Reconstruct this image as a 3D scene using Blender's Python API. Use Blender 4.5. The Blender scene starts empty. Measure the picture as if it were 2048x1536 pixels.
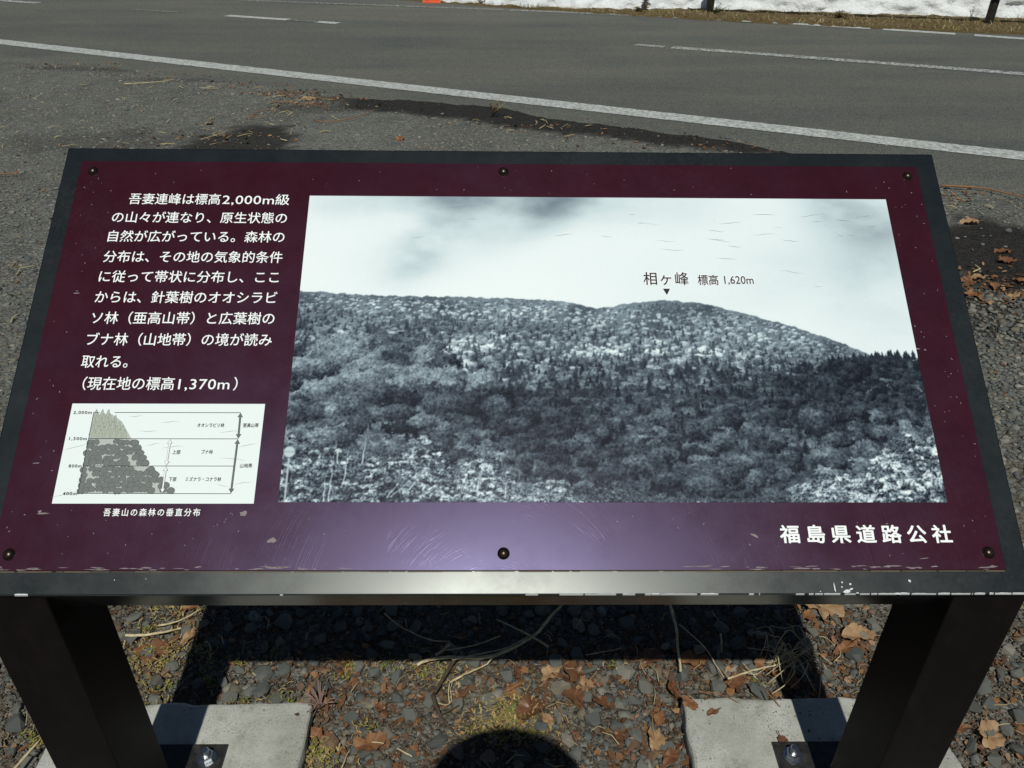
import bpy, bmesh, math, random
import numpy as np
from mathutils import Vector, Matrix, noise

rad = math.radians
scene = bpy.context.scene
COL = scene.collection

# ================================================================= camera, sky, sun, exposure
CAM_H = 1.662
cam_data = bpy.data.cameras.new('camera')
cam = bpy.data.objects.new('camera', cam_data)
COL.objects.link(cam)
cam.location = (0, 0, CAM_H)
_a, _r = rad(33.832), rad(.803)
_f = Vector((0, math.cos(_a), -math.sin(_a))); _u = Vector((0, math.sin(_a), math.cos(_a))); _x = Vector((1, 0, 0))
_x2 = _x*math.cos(_r)+_u*math.sin(_r); _u2 = _u*math.cos(_r)-_x*math.sin(_r)
cam.rotation_euler = Matrix((_x2, _u2, -_f)).transposed().to_euler()
cam_data.sensor_width = 36
cam_data.lens = 36*1680/2048
cam_data.clip_start = .05
cam_data.clip_end = 500
scene.camera = cam

world = bpy.data.worlds.new('World')
scene.world = world
world.use_nodes = True
wn = world.node_tree.nodes; wl = world.node_tree.links
wn.clear()
sky = wn.new('ShaderNodeTexSky'); sky.sky_type = 'NISHITA'; sky.sun_disc = False
SUN_EL = rad(57.7); SUN_AZ = rad(180.7)
sky.sun_elevation = SUN_EL; sky.sun_rotation = SUN_AZ
sky.altitude = 1400; sky.air_density = 1.0; sky.dust_density = .6
bg = wn.new('ShaderNodeBackground'); bg.inputs['Strength'].default_value = .05
wo = wn.new('ShaderNodeOutputWorld')
wl.new(sky.outputs[0], bg.inputs[0]); wl.new(bg.outputs[0], wo.inputs[0])

sun_data = bpy.data.lights.new('sun', 'SUN')
sun_data.energy = 5.0; sun_data.angle = rad(.53); sun_data.color = (1, .985, .91)
sun = bpy.data.objects.new('sun', sun_data)
COL.objects.link(sun)
sun.rotation_euler = (rad(90)-SUN_EL, 0, rad(.7))

scene.view_settings.view_transform = 'Standard'
scene.view_settings.look = 'None'
scene.view_settings.exposure = -.62
scene.view_settings.gamma = 1
scene.view_settings.use_curve_mapping = False

# ================================================================= helpers
def tag(o, label=None, cat=None, group=None, kind=None):
    for k, v in (('label', label), ('category', cat), ('group', group), ('kind', kind)):
        if v: o[k] = v
    return o
def mesh_obj(name, verts, faces, mat=None, parent=None, smooth=False):
    me = bpy.data.meshes.new(name)
    me.from_pydata([tuple(v) for v in verts], [], faces)
    if smooth: me.polygons.foreach_set('use_smooth', [True]*len(me.polygons))
    if mat: me.materials.append(mat)
    o = bpy.data.objects.new(name, me); COL.objects.link(o)
    if parent: o.parent = parent
    return o
def np_mesh(name, V, F, mat=None, parent=None, smooth=False, mats=None, mat_idx=None):
    """V (n,3) array, F (m,k) array with k constant"""
    V = np.asarray(V, np.float32); F = np.asarray(F, np.int32)
    me = bpy.data.meshes.new(name)
    me.vertices.add(len(V)); me.vertices.foreach_set('co', V.ravel())
    k = F.shape[1]
    me.loops.add(F.size); me.loops.foreach_set('vertex_index', F.ravel())
    me.polygons.add(len(F)); me.polygons.foreach_set('loop_start', np.arange(0, F.size, k, dtype=np.int32))
    me.polygons.foreach_set('loop_total', np.full(len(F), k, np.int32))
    if smooth: me.polygons.foreach_set('use_smooth', np.ones(len(F), bool))
    for m in (mats or ([mat] if mat else [])): me.materials.append(m)
    if mat_idx is not None: me.polygons.foreach_set('material_index', np.asarray(mat_idx, np.int32))
    me.update(calc_edges=True); me.validate()
    o = bpy.data.objects.new(name, me); COL.objects.link(o)
    if parent: o.parent = parent
    return o
def bm_obj(name, bm, mat=None, parent=None, smooth=False):
    me = bpy.data.meshes.new(name); bm.to_mesh(me); bm.free()
    if smooth: me.polygons.foreach_set('use_smooth', [True]*len(me.polygons))
    if mat: me.materials.append(mat)
    o = bpy.data.objects.new(name, me); COL.objects.link(o)
    if parent: o.parent = parent
    return o
def empty(name, loc=(0, 0, 0), rz=0):
    o = bpy.data.objects.new(name, None); COL.objects.link(o)
    o.location = loc; o.rotation_euler = (0, 0, rz); o.empty_display_size = .1
    return o
def box_bm(x0, x1, y0, y1, z0, z1, bev=0, seg=2):
    bm = bmesh.new()
    vs = [bm.verts.new(p) for p in [(x0,y0,z0),(x1,y0,z0),(x1,y1,z0),(x0,y1,z0),(x0,y0,z1),(x1,y0,z1),(x1,y1,z1),(x0,y1,z1)]]
    for f in [(3,2,1,0),(4,5,6,7),(0,1,5,4),(1,2,6,5),(2,3,7,6),(3,0,4,7)]: bm.faces.new([vs[i] for i in f])
    if bev: bmesh.ops.bevel(bm, geom=list(bm.edges), offset=bev, segments=seg, affect='EDGES', profile=.6)
    return bm
def tube(points, radii, n=6):
    """verts, faces of a tapered tube through the points"""
    V, F = [], []
    pts = [Vector(p) for p in points]
    for i, p in enumerate(pts):
        d = (pts[min(i+1, len(pts)-1)]-pts[max(i-1, 0)]).normalized()
        s = d.cross(Vector((0, 0, 1)));
        if s.length < .05: s = d.cross(Vector((0, 1, 0)))
        s.normalize(); t = s.cross(d)
        r = radii[i] if hasattr(radii, '__len__') else radii
        for k in range(n):
            a = 2*math.pi*k/n
            V.append(p+s*math.cos(a)*r+t*math.sin(a)*r)
    for i in range(len(pts)-1):
        for k in range(n):
            F.append((i*n+k, i*n+(k+1) % n, (i+1)*n+(k+1) % n, (i+1)*n+k))
    F.append(tuple(range(n-1, -1, -1))); F.append(tuple(range((len(pts)-1)*n, len(pts)*n)))
    return V, F
def lathe_bm(profile, n=24, rot=0):
    bm = bmesh.new(); rings = []
    for r, z in profile:
        if r < 1e-6: rings.append([bm.verts.new((0, 0, z))])
        else: rings.append([bm.verts.new((r*math.cos(rot+2*math.pi*k/n), r*math.sin(rot+2*math.pi*k/n), z)) for k in range(n)])
    for a, b in zip(rings, rings[1:]):
        for k in range(n):
            k2 = (k+1) % n
            if len(a) == 1 and len(b) == 1: continue
            if len(a) == 1: bm.faces.new((a[0], b[k], b[k2]))
            elif len(b) == 1: bm.faces.new((a[k], a[k2], b[0]))
            else: bm.faces.new((a[k], a[k2], b[k2], b[k]))
    bmesh.ops.recalc_face_normals(bm, faces=bm.faces)
    return bm

# ---- node materials
class NM:
    def __init__(s, name, rough=.7, spec=.5, metal=0.0, color=(.5, .5, .5)):
        s.m = bpy.data.materials.new(name); s.m.use_nodes = True
        s.t = s.m.node_tree; s.n = s.t.nodes; s.l = s.t.links
        s.b = s.n['Principled BSDF']
        s.b.inputs['Roughness'].default_value = rough; s.b.inputs['Specular IOR Level'].default_value = spec
        s.b.inputs['Metallic'].default_value = metal; s.b.inputs['Base Color'].default_value = (*color, 1)
        s._tc = None
    def co(s, scale=(1, 1, 1), rot=(0, 0, 0), kind='Object'):
        if s._tc is None: s._tc = s.n.new('ShaderNodeTexCoord')
        mp = s.n.new('ShaderNodeMapping'); s.l.new(s._tc.outputs[kind], mp.inputs[0])
        mp.inputs['Scale'].default_value = scale; mp.inputs['Rotation'].default_value = rot
        return mp.outputs[0]
    def noise(s, sc, det=4, rough=.55, vec=None, dist=0):
        k = s.n.new('ShaderNodeTexNoise'); k.inputs['Scale'].default_value = sc; k.inputs['Detail'].default_value = det
        k.inputs['Roughness'].default_value = rough; k.inputs['Distortion'].default_value = dist
        s.l.new(vec if vec is not None else s.co(), k.inputs['Vector']); return k.outputs[0]
    def voro(s, sc, out='Distance', feat='F1', vec=None, rnd=1):
        k = s.n.new('ShaderNodeTexVoronoi'); k.feature = feat; k.inputs['Scale'].default_value = sc; k.inputs['Randomness'].default_value = rnd
        s.l.new(vec if vec is not None else s.co(), k.inputs['Vector']); return k.outputs[out]
    def ramp(s, src, stops, interp='LINEAR'):
        k = s.n.new('ShaderNodeValToRGB'); e = k.color_ramp.elements; k.color_ramp.interpolation = interp
        while len(e) < len(stops): e.new(.5)
        for el, (p, c) in zip(e, stops):
            el.position = p; el.color = (*c, 1) if hasattr(c, '__len__') else (c, c, c, 1)
        s.l.new(src, k.inputs[0]); return k.outputs[0]
    def mix(s, fac, a, b, mode='MIX'):
        k = s.n.new('ShaderNodeMix'); k.data_type = 'RGBA'; k.blend_type = mode; k.clamp_result = False
        for sock, v in ((k.inputs[0], fac), (k.inputs[6], a), (k.inputs[7], b)):
            if hasattr(v, 'is_output'): s.l.new(v, sock)
            elif hasattr(v, '__len__'): sock.default_value = (*v, 1)
            else: sock.default_value = v
        return k.outputs[2]
    def math(s, op, a, b=0, clamp=False):
        k = s.n.new('ShaderNodeMath'); k.operation = op; k.use_clamp = clamp
        for sock, v in ((k.inputs[0], a), (k.inputs[1], b)):
            if hasattr(v, 'is_output'): s.l.new(v, sock)
            else: sock.default_value = v
        return k.outputs[0]
    def rand(s, which='Random'):
        k = s.n.new('ShaderNodeObjectInfo'); return k.outputs[which]
    def island(s):
        k = s.n.new('ShaderNodeNewGeometry'); return k.outputs['Random Per Island']
    def attr(s, name, out='Fac'):
        k = s.n.new('ShaderNodeAttribute'); k.attribute_name = name; return k.outputs[out]
    def color(s, c): s.l.new(c, s.b.inputs['Base Color']); return s
    def rough(s, c): s.l.new(c, s.b.inputs['Roughness']); return s
    def bump(s, h, strength=.5, dist=.01, prev=None):
        k = s.n.new('ShaderNodeBump'); k.inputs['Strength'].default_value = strength; k.inputs['Distance'].default_value = dist
        s.l.new(h, k.inputs['Height'])
        if prev is not None: s.l.new(prev, k.inputs['Normal'])
        s.l.new(k.outputs[0], s.b.inputs['Normal']); return k.outputs[0]

# ================================================================= lie of the land
def smoothstep(a, b, x): t = np.clip((x-a)/(b-a), 0, 1); return t*t*(3-2*t)
def gz(x, y):
    s = np.maximum(0, np.asarray(y, float)-1.5)
    return -.05*s*(s/(s+.5))+.0104*np.asarray(x, float)*np.minimum(1, s/1.5)
def gzf(x, y): return float(gz(x, y))
def line_fn(pts, deg=2):
    """smooth road line through points, straight on beyond the last ones"""
    xs = np.array([p[0] for p in pts]); ys = np.array([p[1] for p in pts])
    c = np.polyfit(xs, ys, deg); dc = np.polyder(c); lo, hi = xs.min(), xs.max()
    def f(x):
        x = np.asarray(x, float); q = np.clip(x, lo, hi)
        return np.polyval(c, q)+np.polyval(dc, q)*(x-q)
    return f
near_line = line_fn([(-5.753,9.841),(-2.443,8.152),(-.033,7.121),(1.854,6.184),(3.334,5.42)], 2)
centre_line = line_fn([(-5.32,12.569),(-3.785,11.858),(-2.232,11.307),(1.433,9.676),(2.447,9.265),(4.751,8.175)], 2)
far_line = line_fn([(-.073,12.575),(2.105,11.884),(4.449,10.942),(5.804,10.223)], 2)
far_edge = line_fn([(-1.776,13.781),(-.074,12.786),(1.774,12.066),(4.098,11.056),(5.991,10.587)], 2)
_sf = [(-60,36.8),(-2.154,13.72),(-.075,12.87),(.9,12.57),(1.5,12.47),(2.0,12.50),(2.5,12.56),(3.3,12.42),(4.385,12.19),(6.517,11.74),(60,-12.0)]
def snow_foot(x): return np.interp(np.asarray(x, float), [p[0] for p in _sf], [p[1] for p in _sf])
UPE = [(-14,14.0),(-5.313,9.014),(-4.026,8.419),(-2.579,7.68),(-1.426,7.137),(-.825,6.982),(-.126,6.765),(.033,6.602),(.258,6.338),(.622,6.195),(.93,6.016),(1.29,5.833),(1.62,5.61),(2.527,4.78),(2.91,4.55),(14,-1.5)]
LOE = [(-1.6,7.02),(-1.375,6.80),(-.794,6.60),(-.312,6.38),(.032,6.17),(.252,6.06),(.783,5.88),(1.039,5.72),(1.524,5.56),(1.9,5.40)]
def interp(pts):
    xs = [p[0] for p in pts]; ys = [p[1] for p in pts]
    return lambda x: np.interp(x, xs, ys)
road_edge = interp(UPE); damp_low = interp(LOE)
# ---------------------------------------------------------------- monochrome landscape print, painted tree by tree
U0, U1, V0, V1 = -.3268, .6497, .1315, .6581
RIDGE = [(-.33,.478),(-.2471,.472),(-.1669,.4685),(-.0867,.4674),(-.0064,.4659),(.0739,.4627),(.1219,.4539),(.1498,.4487),
         (.1862,.4543),(.235,.4617),(.2674,.4628),(.3155,.4585),(.3549,.4479),(.4174,.4302),(.4713,.4127),(.5319,.3893),(.5762,.3678),(.66,.345)]
def resize(g, h, w):
    gh, gw = g.shape
    y = np.linspace(0, gh-1.001, h); x = np.linspace(0, gw-1.001, w)
    yi = y.astype(int); xi = x.astype(int); fy = (y-yi)[:, None]; fx = (x-xi)[None]
    fy = fy*fy*(3-2*fy); fx = fx*fx*(3-2*fx)
    a = g[yi][:, xi]; b = g[yi][:, xi+1]; c = g[yi+1][:, xi]; d = g[yi+1][:, xi+1]
    return (a*(1-fx)+b*fx)*(1-fy)+(c*(1-fx)+d*fx)*fy
def fbm(rs, h, w, cell, octs=4, gain=.55, ax=1.0):
    out = np.zeros((h, w)); amp = 1; tot = 0
    for o in range(octs):
        c = cell/2**o
        if c < 1.2: break
        out += amp*resize(rs.rand(max(3, int(h/c)+2), max(3, int(w/(c*ax))+2)), h, w); tot += amp; amp *= gain
    return out/tot
def paint_landscape(W=1600, H=864, seed=3):
    rs = np.random.RandomState(seed)
    sx = W/(U1-U0); sy = H/(V1-V0)
    X = lambda u: (u-U0)*sx
    Y = lambda v: (V1-v)*sy
    yy, xx = np.mgrid[0:H, 0:W].astype(float)
    uu = U0+xx/sx; vv = V1-yy/sy
    big = fbm(rs, H, W, 420, 5, .5, 1.6); wisp = fbm(rs, H, W, 160, 5, .55, 1.8)
    img = .985-.05*(1-big)
    def blob(u, v, ru, rv, rot=0):
        a = math.radians(rot); du = uu-u; dv = vv-v
        p = (du*math.cos(a)+dv*math.sin(a))/ru; q = (-du*math.sin(a)+dv*math.cos(a))/rv
        return np.exp(-(p*p+q*q)**1.1)
    cl = (blob(.02,.665,.26,.050,-3)*.75+blob(-.10,.60,.11,.055,35)*.62+blob(-.14,.55,.06,.035,50)*.45+blob(.07,.625,.10,.035,30)*.5
          +blob(.60,.64,.10,.06,-20)*.62+blob(.60,.58,.09,.10)*.25+blob(-.24,.64,.09,.03)*.25+blob(.45,.50,.2,.07)*.14+blob(.62,.45,.1,.08)*.2)
    img = img-cl*(.45+1.5*(wisp-.42)).clip(0, .9)*.58
    # hill mass
    ru = np.array([p[0] for p in RIDGE]); rv = np.array([p[1] for p in RIDGE])
    us = U0+np.arange(W)/sx
    rid = Y(np.interp(us, ru, rv))-(fbm(rs, 2, W, 14, 3)[0]-.5)*9
    hill = yy > rid[None]
    tex = fbm(rs, H, W, 60, 6, .7, 1.8)
    slope = .44+.6*(tex-.5)
    img = np.where(hill, slope, img)
    # leafy textures
    leaf = fbm(rs, 700, 700, 11, 4, .8); leaf = (leaf-leaf.mean())/leaf.std()
    leaf2 = fbm(rs, 700, 700, 4.5, 3, .9); leaf2 = (leaf2-leaf2.mean())/leaf2.std()
    lump = fbm(rs, 700, 700, 30, 3, .6); lump = (lump-lump.mean())/lump.std()
    def crown(cx, cy, rx, ry, tone, con=.13, fine=.5, shade=.5):
        x0, x1, y0, y1 = int(cx-rx*1.25), int(cx+rx*1.25)+2, int(cy-ry*1.25), int(cy+ry*1.25)+2
        X0, X1, Y0, Y1 = max(x0, 0), min(x1, W), max(y0, 0), min(y1, H)
        if X1-X0 < 2 or Y1-Y0 < 2: return
        h, w = Y1-Y0, X1-X0
        oy, ox = rs.randint(0, 700-h if h < 700 else 1), rs.randint(0, 700-w if w < 700 else 1)
        L = leaf[oy:oy+h, ox:ox+w]; F = leaf2[oy:oy+h, ox:ox+w]; M = lump[oy:oy+h, ox:ox+w]
        px = (np.arange(X0, X1)-cx)[None]/rx; py = (np.arange(Y0, Y1)-cy)[:, None]/ry
        r = np.sqrt(px*px+py*py)
        mask = (r+.12*M+.10*L+.07*F < .96)
        t = tone*(1+shade*(-.75*py-.28*px))+con*(L*.55+M*.35)*(.35+tone)+con*fine*F*(.3+tone)
        img[Y0:Y1, X0:X1][mask] = t[mask]
    def conifer(cx, cy, h, tone):
        w = h*.42
        X0, X1, Y0, Y1 = max(int(cx-w), 0), min(int(cx+w)+2, W), max(int(cy-h), 0), min(int(cy)+1, H)
        if X1-X0 < 2 or Y1-Y0 < 2: return
        py = (np.arange(Y0, Y1)-(cy-h))[:, None]/h; px = (np.arange(X0, X1)-cx)[None]
        oy, ox = rs.randint(0, 500, 2); F = leaf2[oy:oy+Y1-Y0, ox:ox+X1-X0]
        mask = np.abs(px) < w*.62*py.clip(0, 1)**.8*(1+.32*F)+.5
        img[Y0:Y1, X0:X1][mask] = (tone+.045*F-.02*px/w)[mask]
    def trunk(u, v, hgt, tone, wd=1.4, lean=0, alpha=.85):
        x, y = X(u), Y(v)
        for k in range(int(hgt)):
            xi = int(x+lean*k+.8*math.sin(k*.19+u*90)); yi = int(y-k)
            if 0 <= yi < H and 0 <= xi < W-2:
                ww = max(1, int(round(wd*(1.15-k/hgt))))
                img[yi, xi:xi+ww] = img[yi, xi:xi+ww]*(1-alpha)+tone*alpha
    # tone map of the woods by place (what species and how far, as printed)
    def tone_at(u, v):
        rv_ = np.interp(u, ru, rv); d = rv_-v
        def g(a, b, su, sv): return math.exp(-((u-a)/su)**2-((v-b)/sv)**2)
        t = .49-.13*min(max(d-.03, 0)/.13, 1)
        t += .16*g(-.20,.455,.08,.011)+.18*g(.02,.44,.15,.012)+.13*g(.43,.405,.10,.018)+.10*g(.19,.425,.07,.012)-.08*g(.27,.45,.09,.012)
        t += -.14*g(-.30,.425,.06,.016)-.13*g(-.10,.415,.10,.010)-.14*g(-.16,.375,.06,.018)-.10*g(.05,.405,.06,.010)
        t += .20*g(.02,.388,.05,.010)+.24*g(.14,.372,.05,.012)+.16*g(.25,.377,.04,.010)+.22*g(.33,.368,.05,.008)+.22*g(-.055,.378,.03,.012)
        t += .10*g(-.27,.345,.06,.03)+.14*g(-.13,.325,.09,.022)+.10*g(-.28,.29,.06,.02)
        t -= .08*g(-.22,.27,.05,.03)+.09*g(.12,.31,.10,.045)+.12*g(.05,.25,.14,.04)+.15*g(.40,.30,.20,.05)+.13*g(.58,.33,.12,.05)+.08*g(.55,.26,.12,.04)
        t -= .10*g(.22,.19,.22,.05)+.05*g(.0,.28,.1,.05)
        t = t*(.80 if v < .3 else 1)
        return max(.095, t)
    N = 8500
    vs = np.sort(rs.rand(N)**.62)[::-1]
    for i in range(N):
        u = rs.uniform(U0, U1); top = np.interp(u, ru, rv)
        v = top-.004-(top-.15)*(1-vs[i])
        d = (top-v)/.30
        size = (3.4+31*d**1.25)*rs.uniform(.5, 1.35)
        t = tone_at(u, v)
        dark = .55 if d < .5 else .25
        if u > .40 and v < .40: dark = .5
        if rs.rand() < dark*.62:
            conifer(X(u), Y(v)+size*.7, size*rs.uniform(1.5, 2.5), max(.09, t*rs.uniform(.45, .72) if d < .35 else t*rs.uniform(.35, .62)))
        else:
            crown(X(u), Y(v), size*rs.uniform(1., 1.5), size*rs.uniform(.7, 1.0), t*(rs.choice([.66, .86, 1.0, 1.14, 1.36]) if size > 9 else rs.choice([.84, .94, 1.0, 1.08, 1.18])), .13 if size > 9 else .08, .85, .55 if size < 12 else .85)
    # nearer dark ridge on the right, spiky outline against the sky
    for k in range(110):
        u = .50+.155*rs.rand(); top = np.interp(u, [.50,.545,.575,.60,.625,.66], [.362,.362,.368,.371,.372,.374])
        y = Y(top-.004*rs.rand()-.02*(k < 60)*rs.rand())
        conifer(X(u), y+16, rs.uniform(15, 30)*(1.3 if rs.rand() < .12 else 1), rs.uniform(.08, .14))
    for k in range(260):
        u = rs.uniform(.42, .66); v = rs.uniform(.27, .355)-max(0, .50-u)*.25
        crown(X(u), Y(v), rs.uniform(9, 22), rs.uniform(7, 15), rs.uniform(.09, .2)+.03*(v < .3), .13, .6, .5)
    # scattered taller conifers, standing dark against the paler trees
    for k in range(330):
        u = rs.uniform(U0, .50); top = np.interp(u, ru, rv); v = top-.02-.16*rs.rand()**.8
        if v < .30 and u > 0: continue
        d = (top-v)/.3; conifer(X(u), Y(v)+10, rs.uniform(8, 15)+30*d, max(.1, tone_at(u, v)*rs.uniform(.42, .75)))
    # bare pale trunks
    for u, v, h in [(-.128,.372,26),(-.122,.372,28),(-.147,.374,14),(.243,.345,34),(.305,.352,30),(.363,.35,30),(.375,.357,46),(.348,.352,16),(.17,.36,30),(.20,.37,20),(.08,.375,18),(-.292,.401,14),(.115,.33,26),(.3,.275,22),(.44,.342,12)]:
        trunk(u, v, h, .74, 2.2)
    for k in range(240):
        u = rs.uniform(U0, .5); v = np.interp(u, ru, rv)-rs.uniform(.02, .1); trunk(u, v, rs.uniform(6, 16), .66, 1.2, rs.uniform(-.1, .1), .7)
    for u, v, h, l in [(.36,.205,70,.18),(.36,.22,60,.45),(.355,.215,50,-.25),(.245,.2,30,.2),(.09,.2,28,.1),(.185,.175,26,.2)]:
        trunk(u, v, h, .55, 2.2, l, .75)
    for k in range(120):
        q = k/120; u = rs.uniform(U0, -.12+.16*q); v = .385-.13*q+rs.uniform(-.01, .01)
        crown(X(u), Y(v), rs.uniform(26, 62), rs.uniform(20, 40), min(.38, tone_at(u, v)*rs.choice([.45, .7, .9, 1.0, 1.12])), .13, .9, .85)
    # middle rows of rounded trees
    for k in range(230):
        u = rs.uniform(U0, .62); v = .275-.14*(k/230)+rs.uniform(-.008, .008)
        t = tone_at(u, v)*rs.choice([.7, .85, 1., 1.2, 1.4])
        crown(X(u), Y(v), rs.uniform(20, 50), rs.uniform(14, 32), max(.1, t), .14, .9, .8)
    # pale bushes of the foreground: outline height by place
    bu = [-.33,-.29,-.25,-.22,-.17,-.13,-.11,-.09,-.07,-.045,-.03,-.01,.01,.03,.05,.07,.085,.10,.125,.15,.17,.2,.26,.30,.36,.40,.43,.47,.50,.535,.56,.60,.64,.66]
    bv = [.25,.225,.222,.205,.205,.225,.24,.205,.178,.20,.215,.20,.165,.145,.158,.168,.16,.140,.14,.168,.145,.138,.134,.134,.134,.145,.155,.170,.178,.165,.205,.24,.25,.255]
    stops = np.array(bv)
    for k in range(1500):
        q = k/1500
        u = rs.uniform(U0-.01, U1+.01); top = np.interp(u, bu, stops)
        v = .128+(top-.128)*(1-q*.95)*rs.uniform(.8, 1.0)
        bright = .62 if u > .42 else (.30 if .12 < u < .42 else (.50 if u > -.12 else .42))
        if top-.128 < .012 and rs.rand() < .5: continue
        crown(X(u), Y(v), rs.uniform(6, 22), rs.uniform(4, 14), bright*rs.choice([.35, .6, .85, 1.1, 1.35]), .26, 1.0, .45)
    # single leaves: small pale flecks and gaps
    n = 22000
    fu = rs.uniform(U0, U1, n); ft = np.interp(fu, bu, stops); fv = .130+(ft+.004-.130)*rs.rand(n)**.9
    tone_k = np.where((fu > .1) & (fu < .42), .55, 1.0)
    fx = X(fu).astype(int); fy = Y(fv).astype(int); tone = np.where(rs.rand(n) < .42, rs.uniform(.10, .35, n), rs.uniform(.55, .95, n))
    tone = np.where((fu < -.12), tone*.85, tone)*tone_k
    for x, y, t, w, h in zip(fx, fy, tone, rs.randint(1, 4, n), rs.randint(1, 3, n)):
        if 0 <= y < H-3 and 0 <= x < W-3: img[y:y+h, x:x+w] = img[y:y+h, x:x+w]*.4+t*.6
    # birch stems and branches in the left foreground and right bush
    for u, v, h, l in [(-.255,.133,118,.06),(-.262,.133,70,.02),(-.235,.16,95,.10),(-.245,.19,60,-.15),(-.21,.19,70,.12),(-.17,.14,46,.75),(-.165,.14,40,1.1),(-.14,.15,34,.8),(.60,.165,60,-.55),(.60,.17,46,-.6),(.585,.18,30,-.8),(.63,.16,40,.3),(-.04,.15,40,.2),(.0,.14,40,.2)]:
        trunk(u, v, h, .9, 3.2, l, .8)
    # small round road sign on a pole, pictured at the left border
    x, y = X(-.3175), Y(.2085)
    img[int(y):H, int(x)-1:int(x)+3] = .72
    rr = (xx-x)**2+(yy-y)**2
    img[rr < 15.5**2] = .40; img[rr < 13.5**2] = .76; img[(rr < 13.5**2) & (np.abs(yy-y) < 1.2)] = .55
    img += rs.normal(0, .012, img.shape)
    img = img.clip(0, 1)
    img = (img[0::2, 0::2]+img[1::2, 0::2]+img[0::2, 1::2]+img[1::2, 1::2])/4
    b_ = img.copy(); b_[1:-1, 1:-1] = (8*img[1:-1, 1:-1]+img[:-2, 1:-1]+img[2:, 1:-1]+img[1:-1, :-2]+img[1:-1, 2:])/12
    img = b_
    # tone to blue-grey ink (display values)
    k = [0, .1, .3, .55, .8, 1.0]
    r = np.interp(img, k, [.082,.13,.288,.53,.785,.94]); g = np.interp(img, k, [.096,.154,.33,.593,.85,.975]); b = np.interp(img, k, [.125,.188,.37,.63,.865,.975])
    return np.dstack([r, g, b])

# ================================================================= ground
rng = np.random.RandomState(7)
def vnoise(x, y, s, seed=0.0):
    f = np.vectorize(lambda a, b: noise.noise(Vector((a*s, b*s, seed))))
    return f(x, y)
def axis(lo, hi, dense0, dense1, step, grow=1.22):
    a = list(np.arange(dense0, dense1+1e-6, step))
    s = step; x = dense1
    while x < hi: s *= grow; x += s; a.append(x)
    s = step; x = dense0
    while x > lo: s *= grow; x -= s; a.insert(0, x)
    return np.array(a)
gx = axis(-160, 160, -5.6, 4.6, .05); gy = axis(-120, 220, .2, 9.0, .05)
GX, GY = np.meshgrid(gx, gy)
n1 = vnoise(GX, GY, 1.1, 3.3); n2 = vnoise(GX, GY, 5.0, 8.1); n3 = vnoise(GX, GY, 16.0, 1.7)
up = np.interp(GX, [p[0] for p in UPE], [p[1] for p in UPE])
lo_ = damp_low(GX)
# damp, dark places: along the asphalt edge, behind the board, and on the right
inb = smoothstep(-1.75, -1.2, GX+.2*n2)*(1-smoothstep(2.1, 2.6, GX+.2*n2))
dmp = inb*smoothstep(-.10, .04, (GY-lo_)+.07*n2+.07*n3)
def pool(cx, cy, rx, ry, s=.35): return smoothstep(1.15, .72, np.sqrt(((GX-cx)/rx)**2+((GY-cy)/ry)**2)+s*n2+.3*n3)
dmp = np.maximum(dmp, pool(-1.88, 5.55, .42, .75)*.9)
dmp = np.maximum(dmp, pool(2.35, 3.80, .75, .48))
dmp = np.maximum(dmp, pool(2.0, 3.2, .5, .35)*.75)
dmp = np.maximum(dmp, pool(-3.9, 8.35, .9, .12)*.5); dmp = np.maximum(dmp, pool(-2.9, 7.85, .9, .10)*.4)
dmp = np.maximum(dmp, pool(-2.9, 5.75, .7, .3)*.35)
dmp = np.maximum(dmp, pool(-1.5, 6.75, .5, .16)*.45)
soil = 1-smoothstep(1.7, 2.5, GY+.15*n1)
gz_ = gz(GX, GY)+.006*n1*smoothstep(1.6, 2.6, GY)-.003*(GY < 1.7)
V = np.stack([GX, GY, gz_], -1).reshape(-1, 3)
nx, ny = len(gx), len(gy)
i_ = np.arange((ny-1)*(nx-1)); q = (i_//(nx-1))*nx+i_ % (nx-1)
F = np.stack([q, q+1, q+nx+1, q+nx], -1)
k = NM('gravel_and_soil', .88, .25)
cell = k.voro(62, 'Color'); dist = k.voro(62, 'Distance'); cell2 = k.voro(120, 'Color'); d2 = k.voro(120, 'Distance')
bw = k.n.new('ShaderNodeRGBToBW'); k.l.new(cell, bw.inputs[0]); bw2 = k.n.new('ShaderNodeRGBToBW'); k.l.new(cell2, bw2.inputs[0])
st_ = k.ramp(bw.outputs[0], [(.15, (.050, .057, .058)), (.45, (.115, .122, .112)), (.62, (.155, .155, .13)), (.85, (.25, .245, .195))])
st2 = k.ramp(bw2.outputs[0], [(.15, (.045, .050, .05)), (.6, (.14, .145, .13)), (.9, (.29, .27, .19))])
fl = k.noise(2.2, 5, .6)
gc = k.mix(k.ramp(fl, [(.35, 0), (.65, 1)]), st_, st2)
gc = k.mix(.38, gc, k.ramp(k.noise(.9, 4), [(.3, (.125, .128, .112)), (.7, (.195, .205, .195))]))
gc = k.mix(k.ramp(k.noise(38, 4, .7), [(.60, 0), (.72, 1)]), gc, (.19, .165, .10))
sc = k.mix(k.ramp(k.noise(14, 5, .65), [(.35, 0), (.62, 1)]), k.mix(k.ramp(k.noise(200, 3), [(.3, 0), (.7, 1)]), (.060, .042, .027), (.135, .098, .060)), k.mix(k.ramp(bw2.outputs[0], [(.3, 0), (.7, 1)]), (.075, .074, .066), (.19, .185, .165)))
gc = k.mix(k.ramp(k.noise(6, 6, .75), [(.36, .6), (.52, 0)]), gc, (.070, .073, .066))
gc = k.mix(k.ramp(k.voro(34, 'Distance', 'F1'), [(.10, .8), (.20, 0)]), gc, (.27, .265, .22))
gc = k.mix(k.attr('soil'), gc, sc)
dm = k.attr('damp')
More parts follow.
